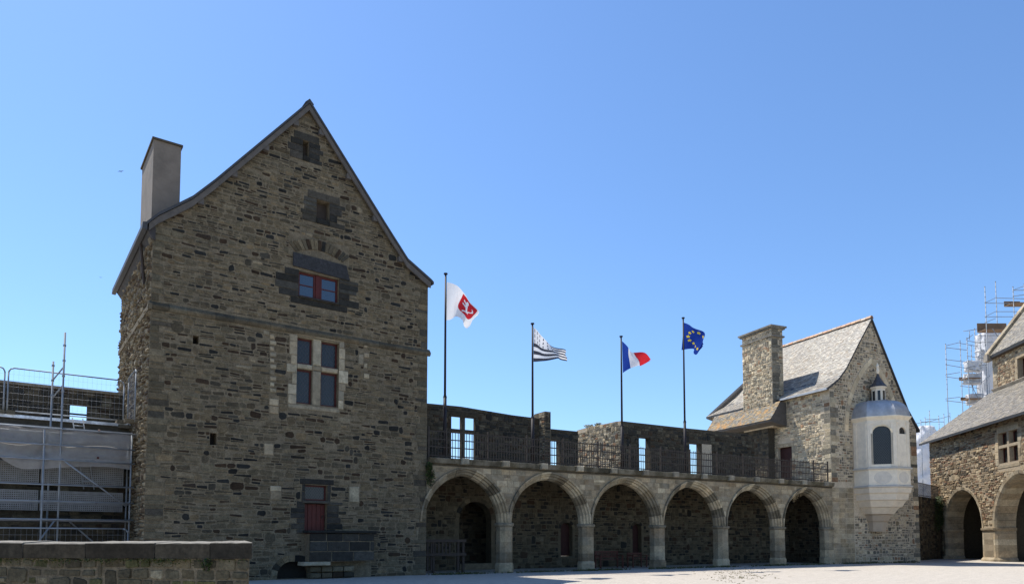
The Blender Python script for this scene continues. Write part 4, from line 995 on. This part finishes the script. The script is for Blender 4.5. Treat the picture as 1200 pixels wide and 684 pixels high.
MB().grid([[FR.P(ux - .05, 11.24, W4 + .0), FR.P(ux - .05, 11.42, W4 + .16), FR.P(ux - .05, 11.5, W4 + .0)], [FR.P(U1, 11.24, W4 + .0), FR.P(U1, 11.42, W4 + .16), FR.P(U1, 11.5, W4 + .0)]], col=(.36, .32, .26)).build('flashing_course', M_ashlar, hall)
def S_up(a, b): return FR.P(ux + .35 + a * 13, uz - .12 + b * 6.2, W4 + .35 - b * 4.7), (FR.P(0, .6, .8) - FR.P(0, 0, 0)).normalized()
ur = MB().grid([[FR.P(u, uz - .13, W4 + .35), FR.P(u, uz + 6.07, W4 - 4.35), FR.P(u, uz - .1, W4 - 9), FR.P(u, uz - .28, W4 + .3)] for u in (ux + .3, ux + 14)]).build('main_roof', M_roof, hall)
mb = MB(); slates(mb, S_up, 62, 60, 124, PAL_S2); mb.build('slates', M_slate, ur, kind='stuff', fix=False)
MB().box(FR, ux - .02, U1, uz - .3, uz - .14, W4, W4 + .28).build('eave_board', M_wood, ur)
rnd = random.Random(125)
for i in range(9):
    b0_, b1_ = i / 9, (i + 1) / 9
    pts = [(W4 + .42 - b * 4.7, uz - .03 + b * 6.2) for b in (b0_ + .004, b1_ - .004)]
    MB().grid([[FR.P(u, z - .3, w) for w, z in pts] + [FR.P(u, z + .12, w) for w, z in reversed(pts)] for u in (ux - .15, ux + .38)], col=pick(rnd, VH)).build('coping_stone', M_ashlar, hall)
MB().plan(FR, [(ux - .12, W4 + .2), (ux + .36, W4 + .2), (ux + .36, W4 + .5), (ux - .12, W4 + .5)], uz - .45, uz - .0, (.27, .24, .2)).build('kneeler', M_ashlar, hall)
MB().panel(FR, rect(ux, U1, 8, uz - .1), [], W4 - 9, W4 - 8.5).build('rear_wall', M_mortd, hall)
tri = [(W4, uz - .3), (W4 - 4.35, uz + 5.7), (W4 - 9, uz - .3)]
MB().grid([[FR.P(u, z, w) for w, z in [(W4 - .61, 8), (W4 - .61, uz - .3)] + tri[1:] + [(W4 - 8.4, 8)]] for u in (ux, ux + .4)]).build('gable_end', M_morth, hall)

# ------------------------------------------------------------------ passage wall between chapel and hall
pw0 = FC.P(CW - .2, 0, -1.2); pw1 = FR.P(.35, 0, -.9); dv = pw1 - pw0
FP = Frame(pw0.x, pw0.y, math.atan2(dv.y, dv.x)); LP = math.hypot(dv.x, dv.y)
pz = FP.pix(1084, 582)[1]
pwt = thing('passage_wall', FP.P(LP / 2, 0, -.3), 'shaded rubble wall closing the gap between chapel and hall', 'wall')
pwm = MB().box(FP, 0, LP, 0, pz, -.6, 0).build('wall_core', M_mortd, pwt)  # dark mortar and dark stones stand in for the chapel's shadow
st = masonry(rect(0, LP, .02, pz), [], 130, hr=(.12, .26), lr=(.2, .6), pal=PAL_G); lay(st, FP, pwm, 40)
pz2 = FP.pix(1084, 546, -3)[1]
bw = thing('back_wall', FP.P(LP / 2, 0, -3.3), 'plain beige wall seen over the passage wall beside the chapel', 'wall')
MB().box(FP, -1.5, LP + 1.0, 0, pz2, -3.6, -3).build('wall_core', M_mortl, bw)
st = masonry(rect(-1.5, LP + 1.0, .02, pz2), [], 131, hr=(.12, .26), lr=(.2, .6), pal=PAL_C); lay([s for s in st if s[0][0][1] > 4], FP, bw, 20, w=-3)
pr = thing('iron_railing', FP.P(LP / 2, pz, -.15), 'short dark railing on the passage wall between chapel and hall', 'railing')
for v in (.12, .98): MB().box(FP, .05, LP - .1, pz + v - .015, pz + v + .015, -.165, -.135).build('rail', M_iron, pr)
pbm = MB().box(FP, -.011, .011, pz, pz + 1.0, -.16, -.14).mesh('bar', FP.P(0, pz, -.15)); pbm.materials.append(M_iron)
u = .06
while u < LP - .1: _link('bar', pbm, pr, FP.P(u, pz, -.15)); u += .14

# ------------------------------------------------------------------ foliage
def leaves(name, spots, n, size, label, cat, seed, pal, stem=True):
    rnd = random.Random(seed); o0 = Vector(spots[0][0])
    t = thing(name, o0, label, cat); mb = MB(); sb = MB()
    for c, r in spots:
        c = Vector(c)
        for i in range(n):
            d = Vector((rnd.gauss(0, 1), rnd.gauss(0, 1), rnd.gauss(0, 1))); d = d.normalized() * rnd.random() ** .45
            p = c + Vector((d.x * r[0], d.y * r[1], d.z * r[2])); a = Vector((rnd.gauss(0, 1), rnd.gauss(0, 1), rnd.gauss(0, .6))).normalized(); b = a.orthogonal().normalized()
            s = size * rnd.uniform(.6, 1.4); mb.face([p - a * s, p + b * s * .5, p + a * s, p - b * s * .5], pick(rnd, pal))
        if stem:
            for i in range(6): sb.tube(c - Vector((0, 0, r[2])), c + Vector((rnd.uniform(-1, 1) * r[0], rnd.uniform(-1, 1) * r[1], rnd.uniform(.2, .9) * r[2])), .012, .005, 4)
    mb.build('foliage', M_leaf, t, kind='stuff', fix=False)
    if stem: sb.build('stems', M_wood, t)
GRN = [(2, (.05, .08, .025)), (2, (.035, .055, .02)), (1, (.08, .1, .035))]
iv = [(FP.P(LP - .4 - .55 * i, pz - .25 - .35 * (i % 2), .1), (.5, .2, .55)) for i in range(6)] + [(FP.P(LP - .5 - i, pz - 1.4 - .3 * (i % 2), .08), (.55, .14, .8)) for i in range(4)]
leaves('ivy', iv, 520, .06, 'dark ivy hanging over the passage wall beside the hall', 'ivy', 1, GRN)
p = FA.P(.12, 3.95, .12); leaves('wall_shrub', [(p, (.2, .14, .4)), (FA.P(.05, 4.35, .15), (.15, .12, .2))], 260, .05, 'small dark shrub rooted where the first arch meets the big house', 'shrub', 2, GRN)
tops = [(FX.P(.9, tp[1][1] + .08, -.2), (.4, .2, .12)), (FX.P(1.7, tp[2][1] + .07, -.2), (.3, .2, .1))]
leaves('wall_weeds', tops, 160, .05, 'dry weeds growing on top of the slanting ruined wall', 'weeds', 3, [(1, (.2, .17, .07)), (1, (.1, .11, .04))])
mb = MB(); rnd = random.Random(4)
for i in range(150):
    px = rnd.gauss(868, 24); py = rnd.uniform(668, 678) if rnd.random() < .7 else rnd.uniform(664, 684)
    p = on_ground(min(max(px, 800), 1000), py); 
    for k in range(3):
        d = Vector((rnd.uniform(-1, 1), rnd.uniform(-1, 1), 0)).normalized(); h = rnd.uniform(.02, .05); q = p + d * rnd.uniform(0, .08)
        mb.face([q - d * .02, q + d * .02, q + d * .05 + Vector((0, 0, h))], pick(rnd, [(1, (.16, .16, .08)), (1, (.24, .21, .13))]))
o = mb.build('grass', M_leaf, None, kind='stuff', fix=False, org=Vector((25, 20, 0))); o['label'] = 'sparse grass growing in the gravel before the arcade'; o['category'] = 'grass'
mb = MB()
for i in range(2600):
    u = rnd.uniform(0, E1 + CW - .5); q = FA.P(u, 0, .12 + abs(rnd.gauss(0, .18))) if u < E1 else FC.P(u - E1, 0, .1 + abs(rnd.gauss(0, .2)))
    if rnd.random() < .5 + .5 * math.sin(u * 1.3) * math.sin(u * .37 + 1):
        for k in range(3):
            d = Vector((rnd.uniform(-1, 1), rnd.uniform(-1, 1), 0)).normalized(); h = rnd.uniform(.03, .12)
            mb.face([q - d * .025, q + d * .025, q + d * .06 + Vector((0, 0, h))], pick(rnd, [(2, (.06, .08, .03)), (1, (.12, .11, .05))]))
o = mb.build('verge_weeds', M_leaf, None, kind='stuff', fix=False, org=FA.P(13, 0, .2)); o['label'] = 'low weeds along the foot of the arcade and chapel'; o['category'] = 'weeds'

# ------------------------------------------------------------------ left rampart, scaffold, netting and fences
WR = -3.3; RZ = 5.42
ram = thing('rampart_wall', FH.P(-16, 0, WR - 1.5), 'shaded rampart with walkway and parapet left of the big house', 'wall')
RU0 = -24; RU1 = -HW - .02
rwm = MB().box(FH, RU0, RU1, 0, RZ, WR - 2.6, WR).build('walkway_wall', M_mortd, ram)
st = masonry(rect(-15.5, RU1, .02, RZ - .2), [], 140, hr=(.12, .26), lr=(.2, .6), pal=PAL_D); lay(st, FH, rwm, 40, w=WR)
MB().box(FH, RU0, RU1, RZ, RZ + .1, WR - .6, WR + .1).build('walkway_kerb', M_ashlar, ram)
WQ = WR - 2.0; pt = FH.pix(70, 456, WQ)[1]; hq = rect(FH.pix(82, 480, WQ)[0], FH.pix(103, 480, WQ)[0], FH.pix(92, 493, WQ)[1], FH.pix(92, 473, WQ)[1])
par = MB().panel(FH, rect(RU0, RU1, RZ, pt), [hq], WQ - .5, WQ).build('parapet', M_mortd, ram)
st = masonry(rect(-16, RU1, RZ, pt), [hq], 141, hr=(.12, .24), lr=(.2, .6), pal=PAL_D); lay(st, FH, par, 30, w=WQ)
MB().box(FH, RU0, RU1, pt, pt + .1, WQ - .58, WQ + .08, (.2, .17, .13)).build('coping', M_ashlar, ram)
MB().box(FH, hq[0][0], hq[1][0], (hq[0][1] * 1.1 + hq[2][1] * .9) / 2 - .03, (hq[0][1] * 1.1 + hq[2][1] * .9) / 2 + .03, WQ - .3, WQ - .24).build('window_bar', M_iron, ram)
def tubes(parent, items, mat=M_galv, r=.03):
    for nm, p, q in items: MB().tube(p, q, r, r, 7).build(nm, mat, parent, smooth=True)
def collars(parent, p, q, step=.5, r=.045):
    p, q = Vector(p), Vector(q); n = int((q - p).length / step); d = (q - p).normalized()
    for i in range(1, n + 1): MB().tube(p + d * (i * step - .03), p + d * (i * step + .03), r, r, 7).build('collar', M_galv, parent)
sca = thing('scaffold', FH.P(-12.5, 0, -2.3), 'galvanised tube scaffold against the rampart left of the big house', 'scaffold')
S0, S1 = -1.75, -2.75
s72, s60, s155 = FH.pix(72, 500, S0)[0], FH.pix(61, 460, S1)[0], FH.pix(153, 560, S0)[0]
ztop = FH.pix(73, 389, S0)[1]; zt2 = FH.pix(60, 423, S1)[1]
std = [(s72, S0, ztop), (s60, S1, zt2), (s155, S0, 4.95), (s155 + .02, S1, 4.95), (s72 - 2.6, S0, 4.95), (s72 - 2.6, S1, 4.95), (s72 - .45, S0 + .1, 4.9)]
for u, w, z in std:
    tubes(sca, [('standard', FH.P(u, 0, w), FH.P(u, z, w))])
    if z > 5: collars(sca, FH.P(u, 5.2, w), FH.P(u, z, w))
LZ = [4.95, 4.42, 3.95, 3.15, 2.62, 2.05]
uL = s72 - 4.5
tubes(sca, [('ledger', FH.P(uL, z, S0 + .12), FH.P(s155 + .1, z, S0 + .12)) for z in LZ] + [('ledger', FH.P(uL, z, S1), FH.P(s155 + .1, z, S1)) for z in LZ[::2]], r=.026)
tubes(sca, [('transom', FH.P(u, z + .05, S1), FH.P(u, z + .05, S0)) for u in (s72, s155, s72 - 2.6) for z in LZ[::2]] + [('transom', FH.P(s60, z, S1), FH.P(s72, z + .3, S0)) for z in (6.1, 6.7)], r=.024)
tubes(sca, [('brace', FH.P(s72 + .02, 4.0, S0 + .1), FH.P(s155 - .1, 2.5, S0 + .1)), ('brace', FH.P(s72 - .1, 2.0, S0 + .1), FH.P(s72 - 1.3, .0, S0 + .1)), ('brace', FH.P(s72 + .3, 2.1, S1), FH.P(s155 - .4, .8, S1))], r=.026)
for z, n in ((3.62, 2), (2.72, 2)):
    for i in range(n):
        u0 = s155 - .05 - (i + 1) * 2.45; u1 = u0 + 2.4
        mb = MB(); mb.panel(FH, rect(u0, u1, z - .36, z + .3), [rect(u0 + .03, u1 - .03, z - .33, z + .27)], S1 + .05, S1 + .08)
        for k in range(40): mb.box(FH, u0 + .03 + k * .0585, u0 + .055 + k * .0585, z - .33, z + .27, S1 + .06, S1 + .07)
        for k in range(9): mb.box(FH, u0 + .03, u1 - .03, z - .3 + k * .065, z - .265 + k * .065, S1 + .055, S1 + .068)
        mb.build('perforated_panel', M_deck, sca)
for z in (4.98, 4.0, 2.0):
    for i in range(3): MB().box(FH, uL, s155, z, z + .05, S1 + .08 + i * .3, S1 + .34 + i * .3).build('deck_board', M_deck, sca)
lad = [FH.P(s72 + .75, 3.1, S1 + .2), FH.P(s72 + .35, 5.5, S1 + .1)]
sd = (FH.P(.3, 0, 0) - FH.P(0, 0, 0)); tubes(sca, [('ladder_rail', lad[0], lad[1]), ('ladder_rail', lad[0] + sd, lad[1] + sd)] + [('rung', lad[0].lerp(lad[1], k / 9), lad[0].lerp(lad[1], k / 9) + sd) for k in range(1, 9)], r=.018)
for u, v in ((.35, 5.0), (.35, 4.1), (.35, 3.15), (.35, 2.62), (.35, 2.05)):
    MB().tube(FH.P(s72 + 1.02, v, S0 + .06), FH.P(s72 + 1.08, v, S0 + .06), .036, .036, 7).build('red_coupler', M_red, sca)
net = MB(); nu, nv = 60, 16; rows = []; rnd = random.Random(6)
for j in range(nv + 1):
    r = []
    for i in range(nu + 1):
        s, t = i / nu, j / nv; u = uL + (s155 - uL) * s
        bot = 3.72 + .45 * max(0, 1 - abs(s - .42) / .12) ** 1.5 + .1 * math.sin(s * 9); top_ = 4.97 - .06 * math.sin(s * 20) ** 2
        r.append(FH.P(u, top_ + (bot - top_) * t, S0 - .02 + .05 * math.sin(s * 26 + t * 3) * (.3 + t) + .03 * math.sin(t * 14 + s * 5)))
    rows.append(r)
for j in range(nv):
    for i in range(nu): net.face([rows[j][i], rows[j][i + 1], rows[j + 1][i + 1], rows[j + 1][i]])
o = net.build('debris_net', M_net, None, smooth=True); tag(o, 'pale grey debris net hung along the left scaffold', 'net')
def fence_panel(fr, u0, u1, v0, v1, w, label, cells=(.14, .2)):
    t = thing('mesh_fence_panel', fr.P((u0 + u1) / 2, v0, w), label, 'fence', 'temporary mesh fence panels')
    r = .15; P = [(u0, v0), (u0, v1 - r), (u0 + .3 * r, v1 - .3 * r), (u0 + r, v1), (u1 - r, v1), (u1 - .3 * r, v1 - .3 * r), (u1, v1 - r), (u1, v0)]
    mb = MB()
    for a, b in zip(P[:-1], P[1:]): mb.tube(fr.P(*a, w), fr.P(*b, w), .024, .024, 7)
    mb.tube(fr.P(u0, v0 + .12, w), fr.P(u1, v0 + .12, w), .02, .02, 7); mb.build('frame', M_galv, t, smooth=True)
    mb = MB(); n = int((u1 - u0) / cells[0]); m = int((v1 - v0) / cells[1])
    for i in range(1, n): u = u0 + (u1 - u0) * i / n; mb.tube(fr.P(u, v0 + .12, w), fr.P(u, v1, w), .002, .002, 3)
    for i in range(1, m): v = v0 + .1 + (v1 - v0 - .1) * i / m; mb.tube(fr.P(u0, v, w), fr.P(u1, v, w), .004 if i % 2 else .0025, None, 3)
    mb.build('wire_mesh', M_mesh, t, kind='stuff')
    for s in (u0 + .1, u1 - .1): MB().box(fr, s - .12, s + .12, v0 - .02, v0 + .1, w - .3, w + .3).build('foot_block', M_mort, t)
wf = WR - .1
fx0, fx1, fv1 = FH.pix(10, 440, wf)[0], FH.pix(146, 440, wf)[0], FH.pix(80, 438.5, wf)[1]
fence_panel(FH, fx0, fx1, RZ + .12, fv1, wf, 'mesh fence panel on the walkway beside the house wall')
fence_panel(FH, fx0 - 3.5, fx0 - .1, RZ + .12, fv1, wf - .03, 'mesh fence panel at the left edge of the picture')
fence_panel(FHS, -3.3, -1.6, RZ - .05, fv1 + .1, .15, 'mesh fence panel standing edge-on against the house flank')
gx0, gx1 = FH.pix(-10, 625, -1.2)[0], FH.pix(150, 625, -1.2)[0]
fence_panel(FH, gx0, gx1, .02, FH.pix(70, 618.5, -1.2)[1], -1.2, 'mesh fence panel at ground level before the left scaffold')

# ------------------------------------------------------------------ low wall in the foreground
q0, q1 = at_depth(-70, 640, 9.1), at_depth(296, 640, 8.7); dv = q1 - q0
FG = Frame(q0.x, q0.y, math.atan2(dv.y, dv.x)); LG = math.hypot(dv.x, dv.y)
low = thing('low_wall', FG.P(LG / 2, 0, -.3), 'mossy low rubble wall with thick coping slabs in the left foreground', 'wall')
zc0, zc1 = FG.pix(150, 654)[1], FG.pix(150, 635.5)[1]
lw = MB().plan(FG, [(-.5, -.05), (-.5, -.55), (LG - .36, -.55), (LG - .06, -.05)], 0, zc0).build('wall_core', M_mort, low)
PAL_L = [(3, (.085, .077, .058)), (3, (.105, .093, .068)), (1, (.19, .17, .13)), (1, (.05, .046, .036)), (2, (.08, .08, .042))]
st = masonry(rect(-.5, LG - .06, .02, zc0), [], 150, hr=(.06, .15), lr=(.1, .42), pal=PAL_L, gap=.016, wob=.03, proud=(.003, .028), cut=.16, asp=1.6, tall=.06); lay(st, FG, lw, 150, w=-.05)
xs = [-.5, FG.pix(27, 645)[0], FG.pix(100, 645)[0], FG.pix(181, 645)[0], FG.pix(246, 645)[0], LG]
rnd = random.Random(152)
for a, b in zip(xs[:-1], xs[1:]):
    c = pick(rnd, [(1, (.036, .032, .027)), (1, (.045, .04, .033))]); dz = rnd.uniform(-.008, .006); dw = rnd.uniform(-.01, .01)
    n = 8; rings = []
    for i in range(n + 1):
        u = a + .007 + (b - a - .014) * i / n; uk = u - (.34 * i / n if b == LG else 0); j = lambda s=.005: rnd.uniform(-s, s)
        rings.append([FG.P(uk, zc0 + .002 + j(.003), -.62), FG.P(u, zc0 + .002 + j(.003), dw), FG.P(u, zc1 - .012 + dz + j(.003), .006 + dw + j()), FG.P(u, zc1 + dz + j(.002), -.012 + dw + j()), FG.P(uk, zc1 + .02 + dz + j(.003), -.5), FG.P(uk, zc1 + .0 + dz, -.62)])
    mc = MB().grid(rings, col=c); mc.c = [((.21, .195, .165) if (k % 6) in (3, 4, 5) else c) for k in range(len(mc.c))]; mc.build('coping_slab', M_cap, low)  # top vertices painted paler to imitate sun along the coping
mb = MB()
for i in range(700):
    u = rnd.choice((.75, 1.5, 3.05, 2.2, 3.1)) + rnd.gauss(0, .16 if rnd.random() < .5 else .6); u = max(-.4, min(LG - .1, u))
    p = FG.P(u, zc0 - abs(rnd.gauss(0, .035)), .0 + rnd.uniform(-.03, .02)); a = Vector((rnd.gauss(0, 1), rnd.gauss(0, 1), rnd.gauss(0, .7))).normalized(); b = a.orthogonal().normalized(); s = rnd.uniform(.008, .018)
    mb.face([p - a * s, p + b * s * .6, p + a * s, p - b * s * .6], pick(rnd, [(1, (.09, .1, .03)), (1, (.13, .12, .05)), (1, (.05, .07, .02))]))
mb.build('moss', M_leaf, low, kind='stuff', fix=False)
leaves('wall_fern', [(FG.P(FG.pix(243, 660)[0], zc0 - .07, .02), (.06, .04, .08))], 160, .018, 'little green fern under the coping near the end of the low wall', 'fern', 7, GRN)

# ------------------------------------------------------------------ benches and timber barrier under the arches
def bench(u0, u1, w, label, back=.85, fr=FA):
    t = thing('bench', fr.P((u0 + u1) / 2, 0, w), label, 'bench', 'benches in the third arch')
    for u in (u0 + .03, u1 - .03):
        for wf_, h in ((w + .22, .62), (w - .2, back)): MB().box(fr, u - .03, u + .03, 0, h, wf_ - .03, wf_ + .03).build('leg', M_bench, t)
        MB().box(fr, u - .035, u + .035, .6, .64, w - .24, w + .27).build('armrest', M_bench, t)
    for i in range(5): MB().box(fr, u0 + .065, u1 - .065, .42, .45, w - .16 + i * .085, w - .09 + i * .085).build('seat_slat', M_bench, t)
    for z in (.52, back - .07): MB().box(fr, u0 + .065, u1 - .065, z, z + .06, w - .215, w - .185).build('back_rail', M_bench, t)
    n = max(4, int((u1 - u0) / .11))
    for i in range(n): u = u0 + .1 + (u1 - u0 - .2) * i / (n - 1); MB().box(fr, u - .02, u + .02, .58, back - .07, w - .21, w - .19).build('back_slat', M_bench, t)
bw_ = -1.9
bench(FA.pix(700, 660, bw_)[0], FA.pix(727, 660, bw_)[0], bw_, 'long red-brown slatted bench at the left of the third arch')
bench(FA.pix(738, 660, bw_)[0], FA.pix(755, 660, bw_)[0], bw_, 'short red-brown bench below the arched door of the third arch', back=.75)
bar = thing('timber_barrier', FA.P(1.2, 0, -1.2), 'dark timber barrier of posts and slats in the first arch', 'barrier')
bu0, bu1 = .12, FA.pix(543, 650, -1.2)[0]
for u in (bu0, bu0 + .75, bu1 - .25, bu1): MB().box(FA, u - .05, u + .05, 0, 1.42, -1.28, -1.18).build('post', M_wood, bar)
for z in (.72, 1.3): MB().box(FA, bu0 - .1, bu1 + .1, z, z + .12, -1.17, -1.11).build('rail', M_wood, bar)
for i in range(9): u = bu0 + .1 + i * .17; MB().box(FA, u, u + .07, .1 if i < 4 else .84, 1.3, -1.225, -1.18).build('slat', M_wood, bar)

# ------------------------------------------------------------------ scaffolds, sheeting and wrapped stack behind the hall
def rig(name, label, D, verts, rails, decks=(), group='scaffolds behind the hall'):
    p0 = at_depth(verts[0][0], 560, D); t = thing(name, Vector((p0.x, p0.y, 0)), label, 'scaffold', group)
    for x, y0, y1, d in verts:
        a, b = at_depth(x, y1, D + d), at_depth(x, y0, D + d); a = Vector((b.x, b.y, 0.0)); MB().tube(a, b, .035, .035, 6).build('standard', M_galv, t, smooth=True)
        low_ = Vector((b.x, b.y, max(9.0, b.z - 5))); collars(t, low_, b, .5, .05)
    for x0, y0, d0, x1, y1, d1 in rails: MB().tube(at_depth(x0, y0, D + d0), at_depth(x1, y1, D + d1), .03, .03, 6).build('ledger', M_galv, t, smooth=True)
    for x0, x1, y, h, mat in decks:
        a, b = at_depth(x0, y, D), at_depth(x1, y, D); fr = Frame(a.x, a.y, math.atan2(b.y - a.y, b.x - a.x)); L_ = math.hypot(b.x - a.x, b.y - a.y)
        MB().box(fr, 0, L_, a.z - .06, a.z, -1.2, .0).build('deck_board', M_ply, t)
        MB().box(fr, .0, L_, a.z, a.z + h, -1.24, -1.2).build('toe_board', mat, t)
    return t
rig('scaffold', 'tall scaffold tower at the left behind the hall roof', 69, [(1108, 403, 495, 0), (1125, 399, 490, 2), (1133, 396, 480, 0), (1142, 385, 470, 2), (1148, 384, 470, 0), (1154.5, 398, 470, 0), (1138, 405, 470, 1)],
    [(1108, 405, 0, 1125, 401, 2), (1108, 407, 0, 1133, 410, 0), (1125, 402, 2, 1148, 406, 2), (1108, 421, 0, 1133, 424, 0), (1108, 427, 0, 1148, 434, 0), (1108, 441, 0, 1148, 447, 0), (1108, 439, 0, 1125, 436, 2), (1125, 452, 2, 1150, 455, 2), (1108, 469, 0, 1150, 474, 0), (1108, 467, 0, 1125, 465, 2), (1129, 388, 0, 1150, 385, 0), (1133, 399, 0, 1150, 402, 0), (1136, 388, 0, 1136, 398, 0), (1132, 398, 0, 1140, 392, 0), (1143, 393, 0, 1170, 393, 0), (1144, 401, 0, 1166, 401, 0), (1142, 413, 0, 1160, 409, 2), (1133, 417, 0, 1158, 420, 0), (1142, 461, 0, 1158, 463, 0), (1133, 483, 0, 1150, 486, 0), (1133, 430, 0, 1158, 427, 0), (1150, 448, 0, 1160, 440, 0), (1146, 418, 0, 1160, 408, 0), (1133, 440, 0, 1148, 470, 0)], decks=((1133, 1150, 442, .3, M_ply), (1135, 1152, 466, .3, M_ply)))
rig('scaffold', 'scaffold with plywood platforms above the coping at the right edge', 67, [(1154, 336, 400, 0), (1166.5, 330, 400, 2), (1187, 336, 400, 0), (1200, 333, 400, 2)],
    [(1154, 355, 0, 1187, 355.5, 0), (1154, 355, 0, 1166.5, 349, 2), (1166.5, 349, 2, 1200, 350, 2), (1154, 371, 0, 1166.5, 365, 2), (1166.5, 365, 2, 1196, 365, 2), (1154, 371, 0, 1187, 371, 0), (1154, 378, 0, 1166.5, 373, 2), (1187, 340, 0, 1203, 334, 2), (1187, 347, 0, 1203, 345, 0), (1187, 340, 0, 1203, 340, 0), (1163, 385, 0, 1172, 398, 0)], decks=((1155, 1190, 385, .9, M_ply), (1187, 1206, 354, .5, M_ply)))
rig('scaffold', 'low far scaffold rails above the white sheeting beside the chapel', 82, [(1079, 492, 505, 0), (1084, 489, 505, 2), (1089, 481, 505, 0), (1100, 487, 505, 2), (1106, 485, 505, 0), (1113, 484, 500, 2), (1123, 486, 496, 0)],
    [(1074, 496, 0, 1090, 493, 2), (1084, 495, 0, 1113, 487, 2), (1079, 494, 0, 1106, 494, 0), (1084, 491, 0, 1100, 491, 0)])
# wrapped chimney stack
ws = thing('wrapped_stack', at_depth(1160, 632, 69), 'stone stack wrapped in white sheeting inside the scaffold behind the hall', 'chimney')
def wrinkled(name, x0, x1, y0, y1, D, parent, thick, seed, n=40, m=44, amp=.16, dome=0.0):
    rnd = random.Random(seed); a = at_depth(x0, y1, D); b = at_depth(x1, y1, D); z1 = at_depth(x0, y0, D).z; z0 = a.z
    fr = Frame(a.x, a.y, math.atan2(b.y - a.y, b.x - a.x)); L_ = math.hypot(b.x - a.x, b.y - a.y); ph = [rnd.uniform(0, 6) for _ in range(8)]
    rings = []
    for j in range(m + 1):
        t = j / m; r = []
        for i in range(n * 2):
            th = 2 * math.pi * i / (n * 2); c, s = math.cos(th), math.sin(th); k = (abs(c) ** 4 + abs(s) ** 4) ** -.25
            sh = 1 - dome * max(0, t - .45) ** 2 * 2.2
            w = amp * (math.sin(5 * th + ph[0] + t * 3) * .5 + math.sin(9 * th + t * 8 + ph[1]) * .4 + math.sin(t * 23 + ph[2] + 2 * th) * .4 + .35 * math.sin(t * 41 + 7 * th + ph[4]) + .3 * math.sin(17 * th - t * 31 + ph[5]))
            r.append(fr.P(L_ / 2 + (L_ / 2 * sh) * c * k + w * c, z0 + (z1 - z0) * t + (amp * .6 * math.sin(3 * th + ph[3]) if dome else 0) * t, -thick / 2 + thick / 2 * sh * s * k + w * s))
        rings.append(r)
    mbx = MB().grid(rings); return mbx.build(name, M_tarp, parent, smooth=True)
wrinkled('wrap', 1157, 1180, 389, 500, 70, ws, 1.6, 1, amp=.09)
for k, (x0, x1, y) in enumerate(((1135, 1153, 431), (1134, 1152, 446), (1137, 1155, 470), (1149, 1160, 418))):
    wrinkled('wrap_fold', x0, x1, y - 9, y + 3, 69 + .3 * k, ws, .8, 20 + k, n=16, m=8, amp=.12)
o = wrinkled('tarpaulin', 1062, 1128, 497, 600, 82, None, 5, 3, amp=.28, dome=.9); tag(o, 'bulging white tarpaulin seen between chapel and hall', 'tarpaulin')

# ------------------------------------------------------------------ two birds high on the left
def bird(px, py, D, span, roll, label):
    c = at_depth(px, py, D); r = Vector((RT[0], RT[1], 0)); f = Vector((FW[0], FW[1], 0)); up_ = Vector((0, 0, 1))
    mb = MB(); ring_ = []
    for s, rad in ((-.5, .01), (-.4, .05), (-.1, .1), (.2, .09), (.36, .06), (.44, .07), (.52, .03), (.6, .005)):
        ring_.append([c + f * (s * span * .35) + (r * math.cos(a) + up_ * math.sin(a)) * rad * span * .5 for a in [6.283 * k / 8 for k in range(8)]])
    mb.grid(ring_)
    for sg in (-1, 1):
        P = [c + r * (sg * span * x) + up_ * (span * (z + sg * roll * x)) + f * (span * y) for x, y, z in ((.03, .08, .02), (.24, .1, .08), (.5, -.02, .02), (.26, -.05, .07), (.03, -.08, .02))]
        Q = [p - up_ * .012 * span for p in P]; mb.grid([P, Q])
    T = [c + f * (-.17 * span) + r * x * span + f * y * span for x, y in ((-.02, 0), (.02, 0), (.06, -.12), (-.06, -.12))]
    mb.grid([T, [p - up_ * .01 * span for p in T]])
    o = mb.build('bird', M_bird, None, org=c); tag(o, label, 'bird', 'birds in the sky')
bird(141.5, 201, 60, .55, .1, 'small dark bird gliding left of the chimney')
bird(118, 325, 80, .4, -.15, 'tiny far bird left of the house eave')
